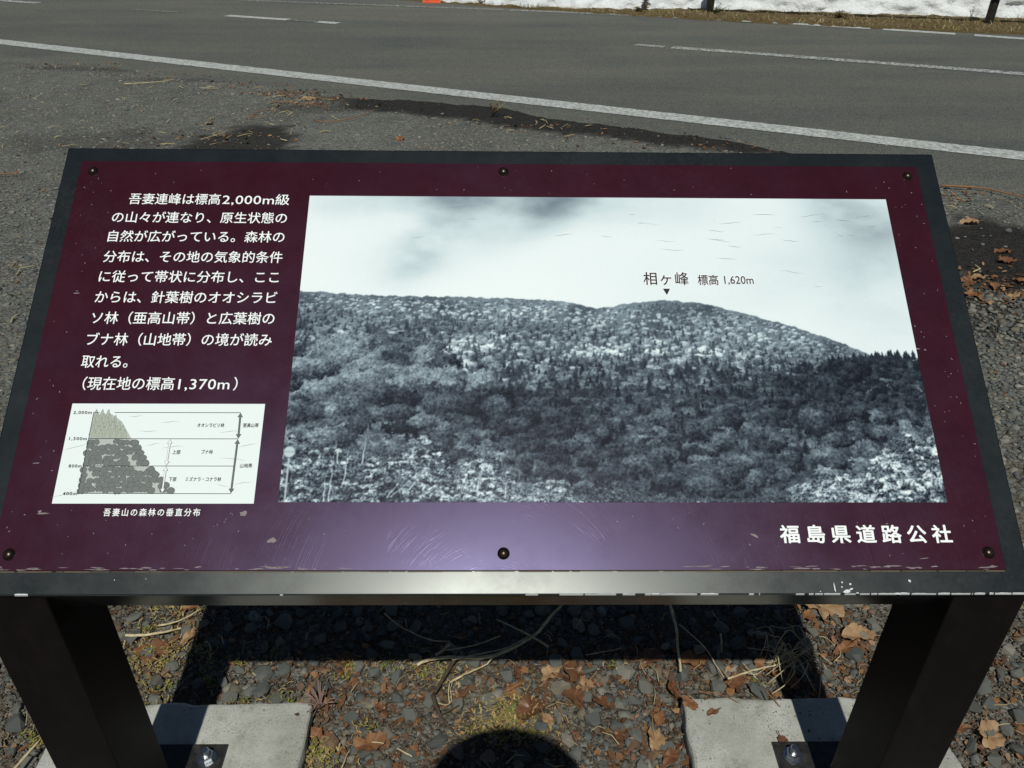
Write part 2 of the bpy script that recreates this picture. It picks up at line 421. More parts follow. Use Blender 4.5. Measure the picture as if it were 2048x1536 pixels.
gc = k.mix(dm, gc, k.mix(k.ramp(k.noise(30, 4, .6), [(.4, 0), (.7, 1)]), (.014, .0125, .011), (.032, .028, .022)))
k.color(gc); k.rough(k.math('SUBTRACT', .9, k.math('MULTIPLY', dm, .22)))
hh = k.math('ADD', k.math('MULTIPLY', dist, -1.0), k.math('MULTIPLY', d2, -.5))
k.bump(hh, .9, .012)
ground = np_mesh('ground', V, F, k.m)
tag(ground, 'grey gravel lot with patches of damp soil', kind='structure')
for nm, arr in (('damp', dmp), ('soil', soil)):
    a_ = ground.data.attributes.new(nm, 'FLOAT', 'POINT'); a_.data.foreach_set('value', arr.ravel().astype(np.float32))

# ---- asphalt
xs = np.concatenate([np.arange(-60, -7, 2.0), np.arange(-7, 6.5, .03), np.arange(6.5, 60, 2.0)])
def ragged(x, amp, s, seed): return amp*np.array([noise.noise(Vector((a*s, seed, 0))) for a in x])
edge = np.where(xs < -14, near_line(xs)-1.2, np.where(xs > 3.2, near_line(xs)-.95, road_edge(xs)))+ragged(xs, .07, 5, 2)+ragged(xs, .035, 22, 5)
edge = np.minimum(edge, near_line(xs)-.30)
fare = far_edge(xs)+ragged(xs, .05, 4, 9)
T = np.linspace(0, 1, 30)
RX = np.repeat(xs[:, None], len(T), 1); RY = edge[:, None]+(fare-edge)[:, None]*T[None]
RZ = gz(RX, RY)+.010; RZ[:, 0] -= .014
V = np.stack([RX, RY, RZ], -1).reshape(-1, 3); nT = len(T)
i_ = np.arange((len(xs)-1)*(nT-1)); q = (i_//(nT-1))*nT+i_ % (nT-1)
F = np.stack([q, q+nT, q+nT+1, q+1], -1)
RANG = math.atan2(-.46, 1)
def asphalt_color(k):
    along = k.co((1, 1, 1), (0, 0, -RANG))
    streak = k.noise(1.0, 5, .6, k.co((.30, 1.5, 1), (0, 0, -RANG)))
    c = k.ramp(streak, [(.32, (.079, .087, .082)), (.5, (.103, .108, .096)), (.68, (.132, .134, .111))])
    c = k.mix(k.ramp(k.noise(1.6, 5, .6), [(.35, 0), (.7, .5)]), c, (.125, .125, .104))
    agg = k.voro(170, 'Color'); b = k.n.new('ShaderNodeRGBToBW'); k.l.new(agg, b.inputs[0])
    c = k.mix(.8, c, k.ramp(b.outputs[0], [(.2, .50), (.55, .95), (.8, 1.5), (.92, 2.1)]), 'MULTIPLY')
    c = k.mix(k.ramp(k.noise(5.5, 5, .7, k.co((1, 2.2, 1), (0, 0, -RANG))), [(.62, 0), (.80, .35)]), c, (.045, .045, .042))
    return c
k = NM('worn_asphalt', .86, .3)
k.color(asphalt_color(k)); k.bump(k.voro(170), .5, .004)
M_asph = k
road = np_mesh('road', V, F, k.m); tag(road, 'two-lane asphalt road', kind='structure')

# ---- painted lines, worn thin, each dash a piece of its own
def marking(x0, x1, fn, width, wear, name='road_marking', step=.06, dz=.014, label=None):
    k = NM('road_paint', .7, .3)
    wn_ = k.ramp(k.noise(34, 5, .75), ([(max(0, wear-.14), .15), (min(1, wear+.10), 1)] if wear < .5 else [(wear-.05, .0), (wear+.05, 1)]))
    big = k.ramp(k.noise(2.5, 3), [(.35, 0), (.65, 1)])
    k.color(k.mix(k.math('MAXIMUM', wn_, k.math('MULTIPLY', k.math('MULTIPLY', big, .8 if wear < .5 else .45), k.ramp(k.noise(70, 4, .8), [(wear, 0), (wear+.12, 1)]))), asphalt_color(k), k.mix(k.ramp(k.noise(9, 4), [(.3, 0), (.7, 1)]), (.46, .49, .47), (.58, .61, .59))))
    k.bump(k.voro(170), .3, .003)
    a = np.arange(x0, x1+step, step); y = fn(a); sl = np.gradient(y, a); nrm = np.sqrt(1+sl**2)
    V, F = [], []
    for i, (x_, y_, s_, n_) in enumerate(zip(a, y, sl, nrm)):
        j1 = .012*noise.noise(Vector((x_*14, 1, width))); j2 = .012*noise.noise(Vector((x_*14, 7, width)))
        for side, j in ((-1, j1), (1, j2)):
            px_, py_ = x_-side*s_/n_*(width/2+j), y_+side/n_*(width/2+j); V.append((px_, py_, gzf(px_, py_)+dz))
    for i in range(len(a)-1): F.append((2*i, 2*i+2, 2*i+3, 2*i+1))
    o = mesh_obj(name, V, F, k.m, road)
    if label: o['label'] = label
    return o
marking(-40, 40, near_line, .22, .475, 'edge_line', label='solid white edge line on the near side')
for x0, x1, wd, wr in [(-5.35,-4.6,.10,.58),(-3.85,-2.95,.14,.47),(-2.95,-2.55,.10,.60),(-2.55,-2.25,.14,.46),(1.30,1.55,.12,.53),(1.68,5.6,.15,.51),(-9.5,-7.0,.14,.5),(9,12,.14,.5)]:
    marking(x0, x1, centre_line, wd, wr, 'centre_dash')
for x0, x1, wr in [(-20,-.2,.58),(-.1,2.3,.55),(2.4,4.30,.46),(4.45,5.12,.46),(5.35,5.78,.47),(5.98,7.5,.46),(7.9,30,.45)]:
    marking(x0, x1, lambda x: far_line(x)+.0, .15, wr, 'far_edge_line')

# ---- grassy verge and snow bank beyond the road
xs = np.concatenate([np.arange(-40, -5, 1.0), np.arange(-5, 8.5, .06), np.arange(8.5, 40, 1.0)])
a = far_edge(xs)+ragged(xs, .05, 4, 9)-.06; b = np.maximum(snow_foot(xs), a+.05)+.5
T = np.linspace(0, 1, 14)
RX = np.repeat(xs[:, None], 14, 1); RY = a[:, None]+(b-a)[:, None]*T[None]
bumpz = vnoise(RX, RY, 7, 4)*.025+.03*np.sin(np.pi*T)[None]
RZ = gz(RX, RY)+.012+bumpz*(T[None] > 0)
V = np.stack([RX, RY, RZ], -1).reshape(-1, 3)
i_ = np.arange((len(xs)-1)*13); q = (i_//13)*14+i_ % 13
k = NM('withered_verge', .95, .15)
k.color(k.mix(k.ramp(k.noise(26, 5, .7), [(.35, 0), (.65, 1)]), k.mix(k.ramp(k.noise(80, 3), [(.4, 0), (.6, 1)]), (.04, .026, .016), (.12, .075, .035)), k.mix(k.ramp(k.noise(60, 3), [(.4, 0), (.6, 1)]), (.24, .165, .075), (.15, .135, .05))))
k.bump(k.noise(90, 4, .8), .9, .02)
verge = np_mesh('verge', V, np.stack([q, q+14, q+15, q+1], -1), k.m); tag(verge, 'strip of withered grass at the foot of the snow', kind='structure')
prof = [(-.05,-.12),(0,0),(.05,.12),(.10,.28),(.16,.45),(.24,.65),(.33,.85),(.45,1.05),(.62,1.25),(.9,1.45),(1.4,1.6),(2.4,1.72),(5,1.8),(12,1.8)]
P = np.array([np.interp(np.linspace(0, 1, 60), np.linspace(0, 1, len(prof)), [p[j] for p in prof]) for j in (0, 1)])
P0 = np.linspace(0, 1, 60)
xs = np.concatenate([np.arange(-60, -5, .8), np.arange(-5, 8.5, .04), np.arange(8.5, 60, .8)])
foot = np.maximum(snow_foot(xs), far_edge(xs)+.04)+ragged(xs, .05, 2.5, 31)+ragged(xs, .03, 9, 37)
RX = np.repeat(xs[:, None], 60, 1); RY = foot[:, None]+P[0][None]; ZZ = np.repeat(P[1][None], len(xs), 0)
d1 = vnoise(RX, ZZ*1.6+RY*.0, 1.7, 11); d2_ = vnoise(RX, ZZ*1.5, 6.5, 12); d3 = vnoise(RX, ZZ*1.3, 19, 13)
dd = (.07*d1+.016*d2_+.005*d3)*smoothstep(0, .3, P0)[None]+.012*d2_*smoothstep(0, .05, P0)[None]+(.035*d2_+.015*d3)*smoothstep(.02, .10, P0)[None]
RY = RY+dd; RZ = gz(RX, foot[:, None])+ZZ+.4*dd
V = np.stack([RX, RY, RZ], -1).reshape(-1, 3)
i_ = np.arange((len(xs)-1)*59); q = (i_//59)*60+i_ % 59
k = NM('old_snow', .75, .3)
dirt = k.math('MULTIPLY', k.ramp(k.noise(3.0, 6, .7, k.co((1, 1, 2.2))), [(.52, 0), (.74, 1)]), .55)
spk = k.ramp(k.voro(26, 'Distance', 'F1', k.co((1, 1, 1)), 1), [(.035, 1), (.075, 0)])
spm = k.ramp(k.noise(5, 3), [(.55, 0), (.6, 1)])
sc_ = k.mix(dirt, (.80, .83, .84), (.36, .36, .33)); sc_ = k.mix(k.math('MULTIPLY', spk, spm), sc_, (.05, .04, .03))
lay = k.ramp(k.noise(2.0, 4, .6, k.co((.6, .6, 9))), [(.66, 0), (.74, .3)])
k.color(k.mix(lay, sc_, (.38, .37, .34))); k.bump(k.noise(22, 5, .65), .55, .05)
k.b.inputs['Subsurface Weight'].default_value = 0
snow = np_mesh('snow_bank', V, np.stack([q, q+60, q+61, q+1], -1), k.m, smooth=True); tag(snow, 'dirty white bank of old snow', kind='structure')

# ================================================================= gravel
def rock_mesh(name, seed, npts=15, mat=None):
    r = random.Random(seed); bm = bmesh.new()
    sx, sy, sz = r.uniform(.8, 1.15), r.uniform(.6, .95), r.uniform(.42, .68)
    for i in range(npts):
        v = Vector((r.gauss(0, 1), r.gauss(0, 1), r.gauss(0, 1))).normalized(); m = max(abs(v.x), abs(v.y), abs(v.z))
        v = v*(1-.45)+v/m*.45*.85; v *= r.uniform(.86, 1.05)
        bm.verts.new((v.x*sx, v.y*sy, v.z*sz))
    bmesh.ops.convex_hull(bm, input=bm.verts)
    for v in [v for v in bm.verts if not v.link_faces]: bm.verts.remove(v)
    bmesh.ops.triangulate(bm, faces=bm.faces); bmesh.ops.recalc_face_normals(bm, faces=bm.faces)
    me = bpy.data.meshes.new(name); bm.to_mesh(me); bm.free()
    if mat: me.materials.append(mat)
    return me
def stone_mat(name, rnd, cols=None, soil=.75):
    k = NM(name, .82, .3)
    r = rnd(k)
    base = k.ramp(r, list(zip((0, .22, .5, .72, .82, .90, .95, 1), cols)) if cols else [(0, (.058, .066, .065)), (.22, (.090, .101, .097)), (.5, (.118, .127, .116)), (.72, (.150, .152, .132)), (.82, (.170, .148, .110)), (.90, (.24, .235, .205)), (.95, (.17, .105, .065)), (1, (.10, .11, .11))])
    n = k.noise(55, 5, .65)
    c = k.mix(.6, base, k.ramp(n, [(.25, .60), (.75, 1.35)]), 'MULTIPLY')
    c = k.mix(k.ramp(k.noise(17, 4, .6), [(.50, 0), (.68, soil)]), c, (.13, .105, .062))
    k.color(c); k.bump(k.noise(170, 4, .7), .35, .003)
    return k.m
M_stone_i = stone_mat('crushed_stone', lambda k: k.island())
M_stone_l = stone_mat('lot_gravel_stone', lambda k: k.island(), ((.085, .092, .088), (.125, .135, .126), (.155, .165, .150), (.19, .195, .17), (.21, .195, .155), (.30, .295, .26), (.19, .15, .11), (.12, .13, .13)), .35)
M_stone_o = stone_mat('single_stone', lambda k: k.rand())
protos = []
for s in range(26):
    me = rock_mesh('rock', 100+s); n = len(me.vertices)
    co = np.zeros(n*3, np.float32); me.vertices.foreach_get('co', co)
    fc = np.zeros(len(me.polygons)*3, np.int32); me.loops.foreach_get('vertex_index', fc)
    protos.append((co.reshape(-1, 3), fc.reshape(-1, 3))); bpy.data.meshes.remove(me)
def scatter_stones(name, X, Y, Z, R, mat, flat=1.0, rs=rng):
    Vs, Fs, off = [], [], 0
    N = len(X); pi_ = rs.randint(0, len(protos), N)
    for p in range(len(protos)):
        idx = np.where(pi_ == p)[0]
        if not len(idx): continue
        co, fc = protos[p]; m = len(idx)
        az = rs.uniform(0, 2*np.pi, m); tx = rs.normal(0, .28, m); ty = rs.normal(0, .28, m)
        c, s = np.cos(az), np.sin(az)
        v = co[None]*np.ones((m, 1, 1))
        x, y, z = v[..., 0], v[..., 1], v[..., 2]
        y, z = y*np.cos(tx)[:, None]-z*np.sin(tx)[:, None], y*np.sin(tx)[:, None]+z*np.cos(tx)[:, None]
        x, z = x*np.cos(ty)[:, None]+z*np.sin(ty)[:, None], -x*np.sin(ty)[:, None]+z*np.cos(ty)[:, None]
        x, y = x*c[:, None]-y*s[:, None], x*s[:, None]+y*c[:, None]
        r = R[idx][:, None]
        w = np.stack([x*r+X[idx][:, None], y*r+Y[idx][:, None], z*r*flat+Z[idx][:, None]], -1).reshape(-1, 3)
        f = (fc[None]+np.arange(m)[:, None, None]*len(co)).reshape(-1, 3)+off
        Vs.append(w); Fs.append(f); off += len(w)
    return np_mesh(name, np.concatenate(Vs), np.concatenate(Fs), mat)
FOOT = [(-.965, -.426, .60, 1.137, -1), (.390, .945, .63, 1.172, 1)]   # the two concrete footings: x0, x1, y0, y1
def on_foot(X, Y, pad=.0):
    m = np.zeros(np.shape(X), bool)
    for x0, x1, y0, y1, _ in FOOT: m |= (X > x0-pad) & (X < x1+pad) & (Y > y0-pad) & (Y < y1+.012*0+pad)
    return m
# bed of crushed stone under and in front of the board
def jittered(x0, x1, y0, y1, step, rs):
    a = np.arange(x0, x1, step); b = np.arange(y0, y1, step); A, B = np.meshgrid(a, b)
    return (A+rs.uniform(-.5, .5, A.shape)*step*1.1).ravel(), (B+rs.uniform(-.5, .5, B.shape)*step*1.1).ravel()
BARE = [(-.82,1.31,.10,.55),(-.36,1.25,.05,.6),(-.02,1.14,.06,.55),(.13,1.25,.09,.45),(.32,1.29,.06,.3),(.82,1.36,.07,.35),(-.41,1.08,.05,.6),(.30,1.25,.06,.55),(-.14,1.25,.05,.4)]
def bare(X, Y):
    b = np.zeros(np.shape(X))
    for x, y, r, s in BARE: b = np.maximum(b, s*np.exp(-((X-x)**2+(Y-y)**2)/(r*r)))
    return b
X, Y = jittered(-2.3, 2.2, .45, 2.1, .0165, rng)
keep = (~on_foot(X, Y, .006)) & (rng.rand(len(X)) > bare(X, Y)*1.0) & (rng.rand(len(X)) < np.where(np.abs(X) < 1.3, .95, .8))
X, Y = X[keep], Y[keep]
keep = rng.rand(len(X)) > .60*(vnoise(X, Y, 6.5, 1.2) > .05); X, Y = X[keep], Y[keep]
R = np.clip(rng.lognormal(math.log(.0102), .42, len(X)), .0045, .0215)
R *= np.where(vnoise(X, Y, 3.5, 5.5) > .1, .85, 1.08)
Z = gz(X, Y)-.0085+R*.20+rng.uniform(0, .005, len(X))
g1 = scatter_stones('gravel', X, Y, Z, R, M_stone_i); tag(g1, 'crushed grey gravel under the board', kind='stuff')
# grit and crumbs filling the gaps between the stones
big_protos = protos; protos = []
for s in range(10):
    me = rock_mesh('rock', 500+s, 8); n = len(me.vertices)
    co = np.zeros(n*3, np.float32); me.vertices.foreach_get('co', co); fc = np.zeros(len(me.polygons)*3, np.int32); me.loops.foreach_get('vertex_index', fc)
    protos.append((co.reshape(-1, 3), fc.reshape(-1, 3))); bpy.data.meshes.remove(me)
M_grit = NM('gritty_soil_crumbs', .9, .2)
M_grit.color(M_grit.ramp(M_grit.island(), [(0, (.05, .038, .026)), (.3, (.105, .078, .050)), (.6, (.15, .125, .09)), (.85, (.20, .19, .16)), (1, (.33, .30, .23))]))
X = rng.uniform(-1.35, 1.45, 46000); Y = rng.uniform(.90, 1.62, 46000)
clump = vnoise(X, Y, 9, 2.2); nf = on_foot(X, Y, -.004)
edge_d = np.minimum.reduce([np.where(nf, np.minimum(np.minimum(np.abs(X-f[0]), np.abs(f[1]-X)), np.abs(f[3]-Y)), 9) for f in FOOT])
keep = (clump > -.32) & (~nf | (rng.rand(len(X)) < .25*np.exp(-edge_d/.02)+.002)); X, Y, nf = X[keep], Y[keep], nf[keep]
R = rng.uniform(.0014, .0042, len(X))*np.where(nf, .6, 1); Z = np.where(nf, .046, gz(X, Y)+rng.uniform(-.001, .006, len(X)))+R*.3
g0 = scatter_stones('grit', X, Y, Z, R, M_grit.m, .8); tag(g0, 'soil crumbs and fine grit between the stones', kind='stuff')
protos = big_protos
# flatter, finer gravel of the lot, behind and beside the board
X, Y = jittered(-5.2, 3.9, 2.1, 8.6, .036, rng)
inside = (Y < np.interp(X, [p[0] for p in UPE], [p[1] for p in UPE])+.05) & (np.abs(X) > np.where(X < 0, 1.25+.18*(Y-2.1), 1.0+.12*(Y-2.1))-(Y > 4.4)*9)
dens = np.clip(1.25-.10*(Y-2), .55, 1)
dmpv = ((X-2.35)/.75)**2+((Y-3.8)/.48)**2 < 1.1
dmp3 = ((X+1.88)/.42)**2+((Y-5.55)/.75)**2 < 1.1
dmp2 = (X > -1.5) & (X < 2.2) & (Y > damp_low(X)-.02)
keep = inside & (rng.rand(len(X)) < dens) & (rng.rand(len(X)) > dmpv*.93) & (rng.rand(len(X)) > dmp2*.97) & (rng.rand(len(X)) > dmp3*.9)
X, Y = X[keep], Y[keep]
R = np.clip(rng.lognormal(math.log(.0095), .45, len(X)), .004, .028)*np.where((X > 1) & (Y < 3.4), 1.35, 1)
g2 = scatter_stones('gravel', X, Y, gz(X, Y)+R*.05, R, M_stone_l, .7); tag(g2, 'fine grey gravel of the lot', kind='stuff')
# dense coarse patch right of the board and left of it
Xa, Ya = jittered(1.05, 2.6, 2.0, 3.35, .021, rng); Xb, Yb = jittered(-2.6, -1.1, 2.0, 3.6, .019, rng)
X = np.concatenate([Xa, Xb]); Y = np.concatenate([Ya, Yb]); keep = (rng.rand(len(X)) < .8); X, Y = X[keep], Y[keep]
R = np.clip(rng.lognormal(math.log(.0105), .38, len(X)), .005, .026)*np.where(X < 0, .85, 1)
g3 = scatter_stones('gravel', X, Y, gz(X, Y)+R*.12, R, M_stone_i, .8); tag(g3, 'coarse grey gravel beside the board', kind='stuff')
# the largest stones one by one, lying on the bed
rocks = [rock_mesh('stone', 300+s, 18, M_stone_o) for s in range(22)]
random.seed(77); placed = []
tries = 0
while len(placed) < 292 and tries < 20000:
    tries += 1
    x = random.uniform(-1.35, 1.45); y = random.uniform(.93, 1.52); r = random.triangular(.015, .031, .021)
    if abs(x) < .5 and y > 1.3 and random.random() < .6: continue
    if on_foot(np.array([x]), np.array([y]), r*.9)[0] or random.random() < float(bare(np.array([x]), np.array([y]))[0])*.9: continue
    if any((x-a)**2+(y-b)**2 < (.92*(r+c))**2 for a, b, c in placed): continue
    placed.append((x, y, r))
for x, y, r in placed:
    o = bpy.data.objects.new('stone', random.choice(rocks)); COL.objects.link(o); o.parent = ground
    o.location = (x, y, gzf(x, y)+.002+r*.16); o.scale = (r, r*random.uniform(.85, 1.1), r*random.uniform(.8, 1.1))
    o.rotation_euler = (random.gauss(0, .18), random.gauss(0, .18), random.uniform(0, 6.28))

# ================================================================= concrete footings
k = NM('weathered_concrete', .9, .25)
c = k.ramp(k.noise(6, 6, .65), [(.3, (.27, .27, .23)), (.5, (.39, .395, .35)), (.68, (.50, .51, .47))])
c = k.mix(k.math('MULTIPLY', k.ramp(k.noise(260, 3, .7), [(.36, .8), (.46, 0)]), k.ramp(k.noise(14, 4), [(.35, .2), (.65, 1)])), c, (.15, .145, .115))
c = k.mix(k.ramp(k.noise(9, 6, .75), [(.54, 0), (.66, .75)]), c, (.20, .20, .155))
c = k.mix(k.ramp(k.voro(24), [(.02, 1), (.07, 0)]), c, (.08, .075, .06))
k.color(c); k.bump(k.noise(140, 5, .7), .5, .004); M_conc = k.m
for x0, x1, y0, y1, s in FOOT:
    bm = box_bm(x0, x1, y0, y1, -.16, .046, .010, 3)
    bmesh.ops.subdivide_edges(bm, edges=[e for e in bm.edges if e.calc_length() > .1], cuts=24, use_grid_fill=True)
    for v in bm.verts:
        n = noise.noise(v.co*14)*.0065+noise.noise(v.co*55)*.0028
        v.co += Vector((n if abs(v.co.x-x0) < .02 or abs(v.co.x-x1) < .02 else 0, n if abs(v.co.y-y1) < .02 else 0, n*.4))
    cx_, cy_ = (x0+x1)/2, (y0+y1)/2
    bm.transform(Matrix.Translation((-cx_, -cy_, 0)))
    f = bm_obj('concrete_footing', bm, M_conc, smooth=False); f.location = (cx_, cy_, 0); f.rotation_euler = (0, 0, rad(.9))
    tag(f, ('square pale concrete footing under the left leg of the board' if s < 0 else 'square pale concrete footing with brown leaf scraps under the right leg of the board'), 'concrete footing', 'concrete footings under the board')

# ================================================================= the information board
TILT = rad(34.019); YAW = rad(1.165); ZB = CAM_H-.8989; BW, BH, BD = 1.5, .7555, .105
board = empty('information_board', (-.0069, .811, 0), YAW)
tag(board, 'wide tilted dark red information board on two thick dark legs beside the road', 'information board')
ct, st = math.cos(TILT), math.sin(TILT)
def PV(u, v, w=0.0): return Vector((u, v*ct-w*st, ZB+v*st+w*ct))
PM = Matrix(((1, 0, 0, 0), (0, ct, -st, 0), (0, st, ct, ZB), (0, 0, 0, 1)))

def scratched(name, base, rough, spec, tint, haze, wear=.3, swirl=False):
    k = NM(name, rough, spec)
    co = k.co()
    if hasattr(base, '__len__'):
        n = k.noise(9, 4, .6); n2 = k.noise(160, 3, .7)
        c = k.mix(k.ramp(n, [(.3, 0), (.75, 1)]), tuple(x*.88 for x in base), tuple(min(1, x*1.14) for x in base))
        dust = k.math('MULTIPLY', k.ramp(k.noise(3.2, 6, .7), [(.45, 0), (.8, 1)]), k.ramp(n2, [(.45, 0), (.7, 1)]))
        c = k.mix(k.math('MULTIPLY', dust, haze), c, (.30, .27, .25))
        k.color(c)
    # fine hairline scratches in many directions
    tot = None
    for i, ang in enumerate((12, 47, 83, 118, 156)):
        v = k.co((900, 14, 1), (0, 0, rad(ang)))
        s = k.ramp(k.noise(1.0, 2, .5, v, .4), [(.66, 0), (.75, 1)])
        m = k.ramp(k.noise(7+i*2.3, 3, .6, k.co((1, 1, 1), (0, 0, i))), [(.46, 0), (.66, 1)])
        s = k.math('MULTIPLY', s, m)
        tot = s if tot is None else k.math('MAXIMUM', tot, s)
    if swirl:   # fine scratches ringed about the glare: its glint arcs shaped into bump and roughness
        sp = k.n.new('ShaderNodeSeparateXYZ'); k.l.new(co, sp.inputs[0])
        dx = k.math('ADD', sp.outputs[0], .015); dy = k.math('MULTIPLY', k.math('SUBTRACT', sp.outputs[1], -.03), 1.2)
        r_ = k.math('SQRT', k.math('ADD', k.math('MULTIPLY', dx, dx), k.math('MULTIPLY', dy, dy))); an = k.math('ARCTAN2', dy, dx)
        cb = k.n.new('ShaderNodeCombineXYZ'); k.l.new(k.math('MULTIPLY', r_, 560), cb.inputs[0]); k.l.new(k.math('MULTIPLY', an, 2.6), cb.inputs[1])
        s = k.ramp(k.noise(1.0, 3, .6, cb.outputs[0], .2), [(.56, 0), (.72, 1)])
        m = k.ramp(k.noise(9, 4, .65), [(.48, 0), (.62, 1)])
        tot = k.math('MULTIPLY', tot, .12); sw = k.math('MULTIPLY', s, m)
        tot = k.math('MAXIMUM', tot, sw)
    r = k.math('ADD', k.math('MULTIPLY', k.noise(11, 6, .72), .22), rough-.11)
    r = k.math('SUBTRACT', r, k.math('MULTIPLY', tot, .06 if swirl else .0))
    k.rough(r)
    k.bump(tot, wear, .0012)
    k.b.inputs['Specular Tint'].default_value = (*tint, 1)
    if swirl:
        k.b.inputs['Coat Weight'].default_value = .0; k.b.inputs['Coat Roughness'].default_value = .46; k.b.inputs['Coat IOR'].default_value = 1.4
    return k
M_frame = scratched('slate_grey_frame_paint', (.0050, .0080, .0102), .30, .68, (.95, 1, .96), .08, .0).m
M_leg = NM('dark_brown_leg_paint', .55, .12)
M_leg.color(M_leg.mix(M_leg.ramp(M_leg.noise(30, 4), [(.35, 0), (.7, 1)]), (.0060, .0045, .0050), (.0088, .0068, .0070)))
M_leg.color(M_leg.mix(M_leg.math('MULTIPLY', M_leg.ramp(M_leg.noise(5, 7, .75, M_leg.co((3, 3, .7))), [(.50, 0), (.80, 1)]), .25), M_leg.mix(M_leg.ramp(M_leg.noise(30, 4), [(.35, 0), (.7, 1)]), (.0060, .0045, .0050), (.0088, .0068, .0070)), (.035, .03, .022)))
M_leg.bump(M_leg.noise(500, 2), .05, .0005); M_leg = M_leg.m
M_maroon = scratched('dark_red_plate_print', (.032, .0034, .0046), .31, .55, (.56, .55, 1.0), .03, .06, True).m
def ink(name, c, rough=.4, spec=.12, worn=.12):
    k = NM(name, rough, spec)
    k.color(k.mix(k.math('MULTIPLY', k.ramp(k.noise(90, 4, .7), [(.55, 0), (.8, 1)]), worn), c, tuple(x*.55+.05 for x in c)))
    return k.m
M_white = ink('white_lettering_ink', (.88, .92, .91), worn=.04)
M_paper = ink('pale_diagram_print', (.77, .85, .84), worn=.08)
M_black = ink('black_lettering_ink', (.025, .028, .032))
M_halo = ink('white_outline_ink', (.84, .86, .86), worn=.02)
M_gtree = ink('light_grey_tree_ink', (.39, .43, .36)); M_dtree = ink('dark_grey_tree_ink', (.165, .185, .175)); M_soil = ink('pale_slope_ink', (.44, .48, .45))
M_arrow = ink('grey_arrow_ink', (.14, .155, .15)); M_darr = ink('dark_outline_ink', (.03, .035, .04))
M_dout = ink('mid_grey_outline_ink', (.07, .08, .08)); M_chip = ink('bare_pale_metal', (.62, .66, .66), .5, .3, .3)
M_scuff = ink('pale_scuff', (.22, .185, .19), .6, .3, .6)
M_grime = ink('ochre_grime', (.13, .105, .07), .8, .2, .5)
M_crack = ink('dark_crack', (.20, .19, .17), .8, .1, .5)

# frame: folded box with a thin rim round the plate
bm = box_bm(-BW/2, BW/2, 0, BH, -BD, 0, .0022, 2); bm.transform(PM)
frame = bm_obj('frame', bm, M_frame, board)
bm = box_bm(-.7197, .7152, .0334, .7262, .0002, .0034, .0006, 1); bm.transform(PM)
plate = bm_obj('face_plate', bm, M_maroon, board)
W0 = .0034
# dirt lying in the joint along the foot of the plate
random.seed(5)
def flat_poly(pts, w): return [PV(u, v, w) for u, v in pts]
def strip_poly(V, F, pts, width, w):
    """thin ribbon on the board through (u,v) points"""
    n0 = len(V); n = len(pts)
    for i, (u, v) in enumerate(pts):
        a = pts[max(i-1, 0)]; b = pts[min(i+1, n-1)]
        d = math.hypot(b[0]-a[0], b[1]-a[1]) or 1; nx, ny = -(b[1]-a[1])/d, (b[0]-a[0])/d
        wd = (width(i/(n-1)) if callable(width) else width)/2
        V.append(PV(u+nx*wd, v+ny*wd, w)); V.append(PV(u-nx*wd, v-ny*wd, w))
    for i in range(n-1): F.append((n0+2*i+1, n0+2*i+3, n0+2*i+2, n0+2*i))
V, F = [], []
u = -.719
while u < .714:
    l = random.uniform(.008, .05); wd = random.uniform(.0006, .0019)
    strip_poly(V, F, [(u, .0326), (min(.714, u+l), .0326)], wd, .0006); u += l*random.uniform(1, 1.15)
for k in range(50):
    v = random.uniform(.03, .72)
    strip_poly(V, F, [(.7158, v), (.7158, v+.02)], random.uniform(.0003, .0009), .0005)
    strip_poly(V, F, [(-.7203, v), (-.7203, v+.02)], random.uniform(.0003, .0006), .0005)
tag(mesh_obj('dirt_seam', V, F, M_grime, board), kind='stuff')

# ---- rivets
M_rivet = NM('dark_bronze', .32, .5, .85, (.06, .042, .034)).m
rb = lathe_bm([(.0088, 0), (.0088, .0008), (.0074, .0012), (.0071, .0026), (.0058, .0046), (.0036, .0058), (.0014, .0063), (0, .0064)], 20)
rme = bpy.data.meshes.new('rivet'); rb.to_mesh(rme); rb.free(); rme.polygons.foreach_set('use_smooth', [True]*len(rme.polygons)); rme.materials.append(M_rivet)
for u, v in [(-.6969,.7047),(-.0008,.7094),(.6958,.7059),(-.6955,.0564),(-.0008,.0573),(.6943,.0582)]:
    o = bpy.data.objects.new('rivet', rme); COL.objects.link(o); o.parent = board
    o.location = PV(u, v, W0); o.rotation_euler = (TILT, 0, 0)

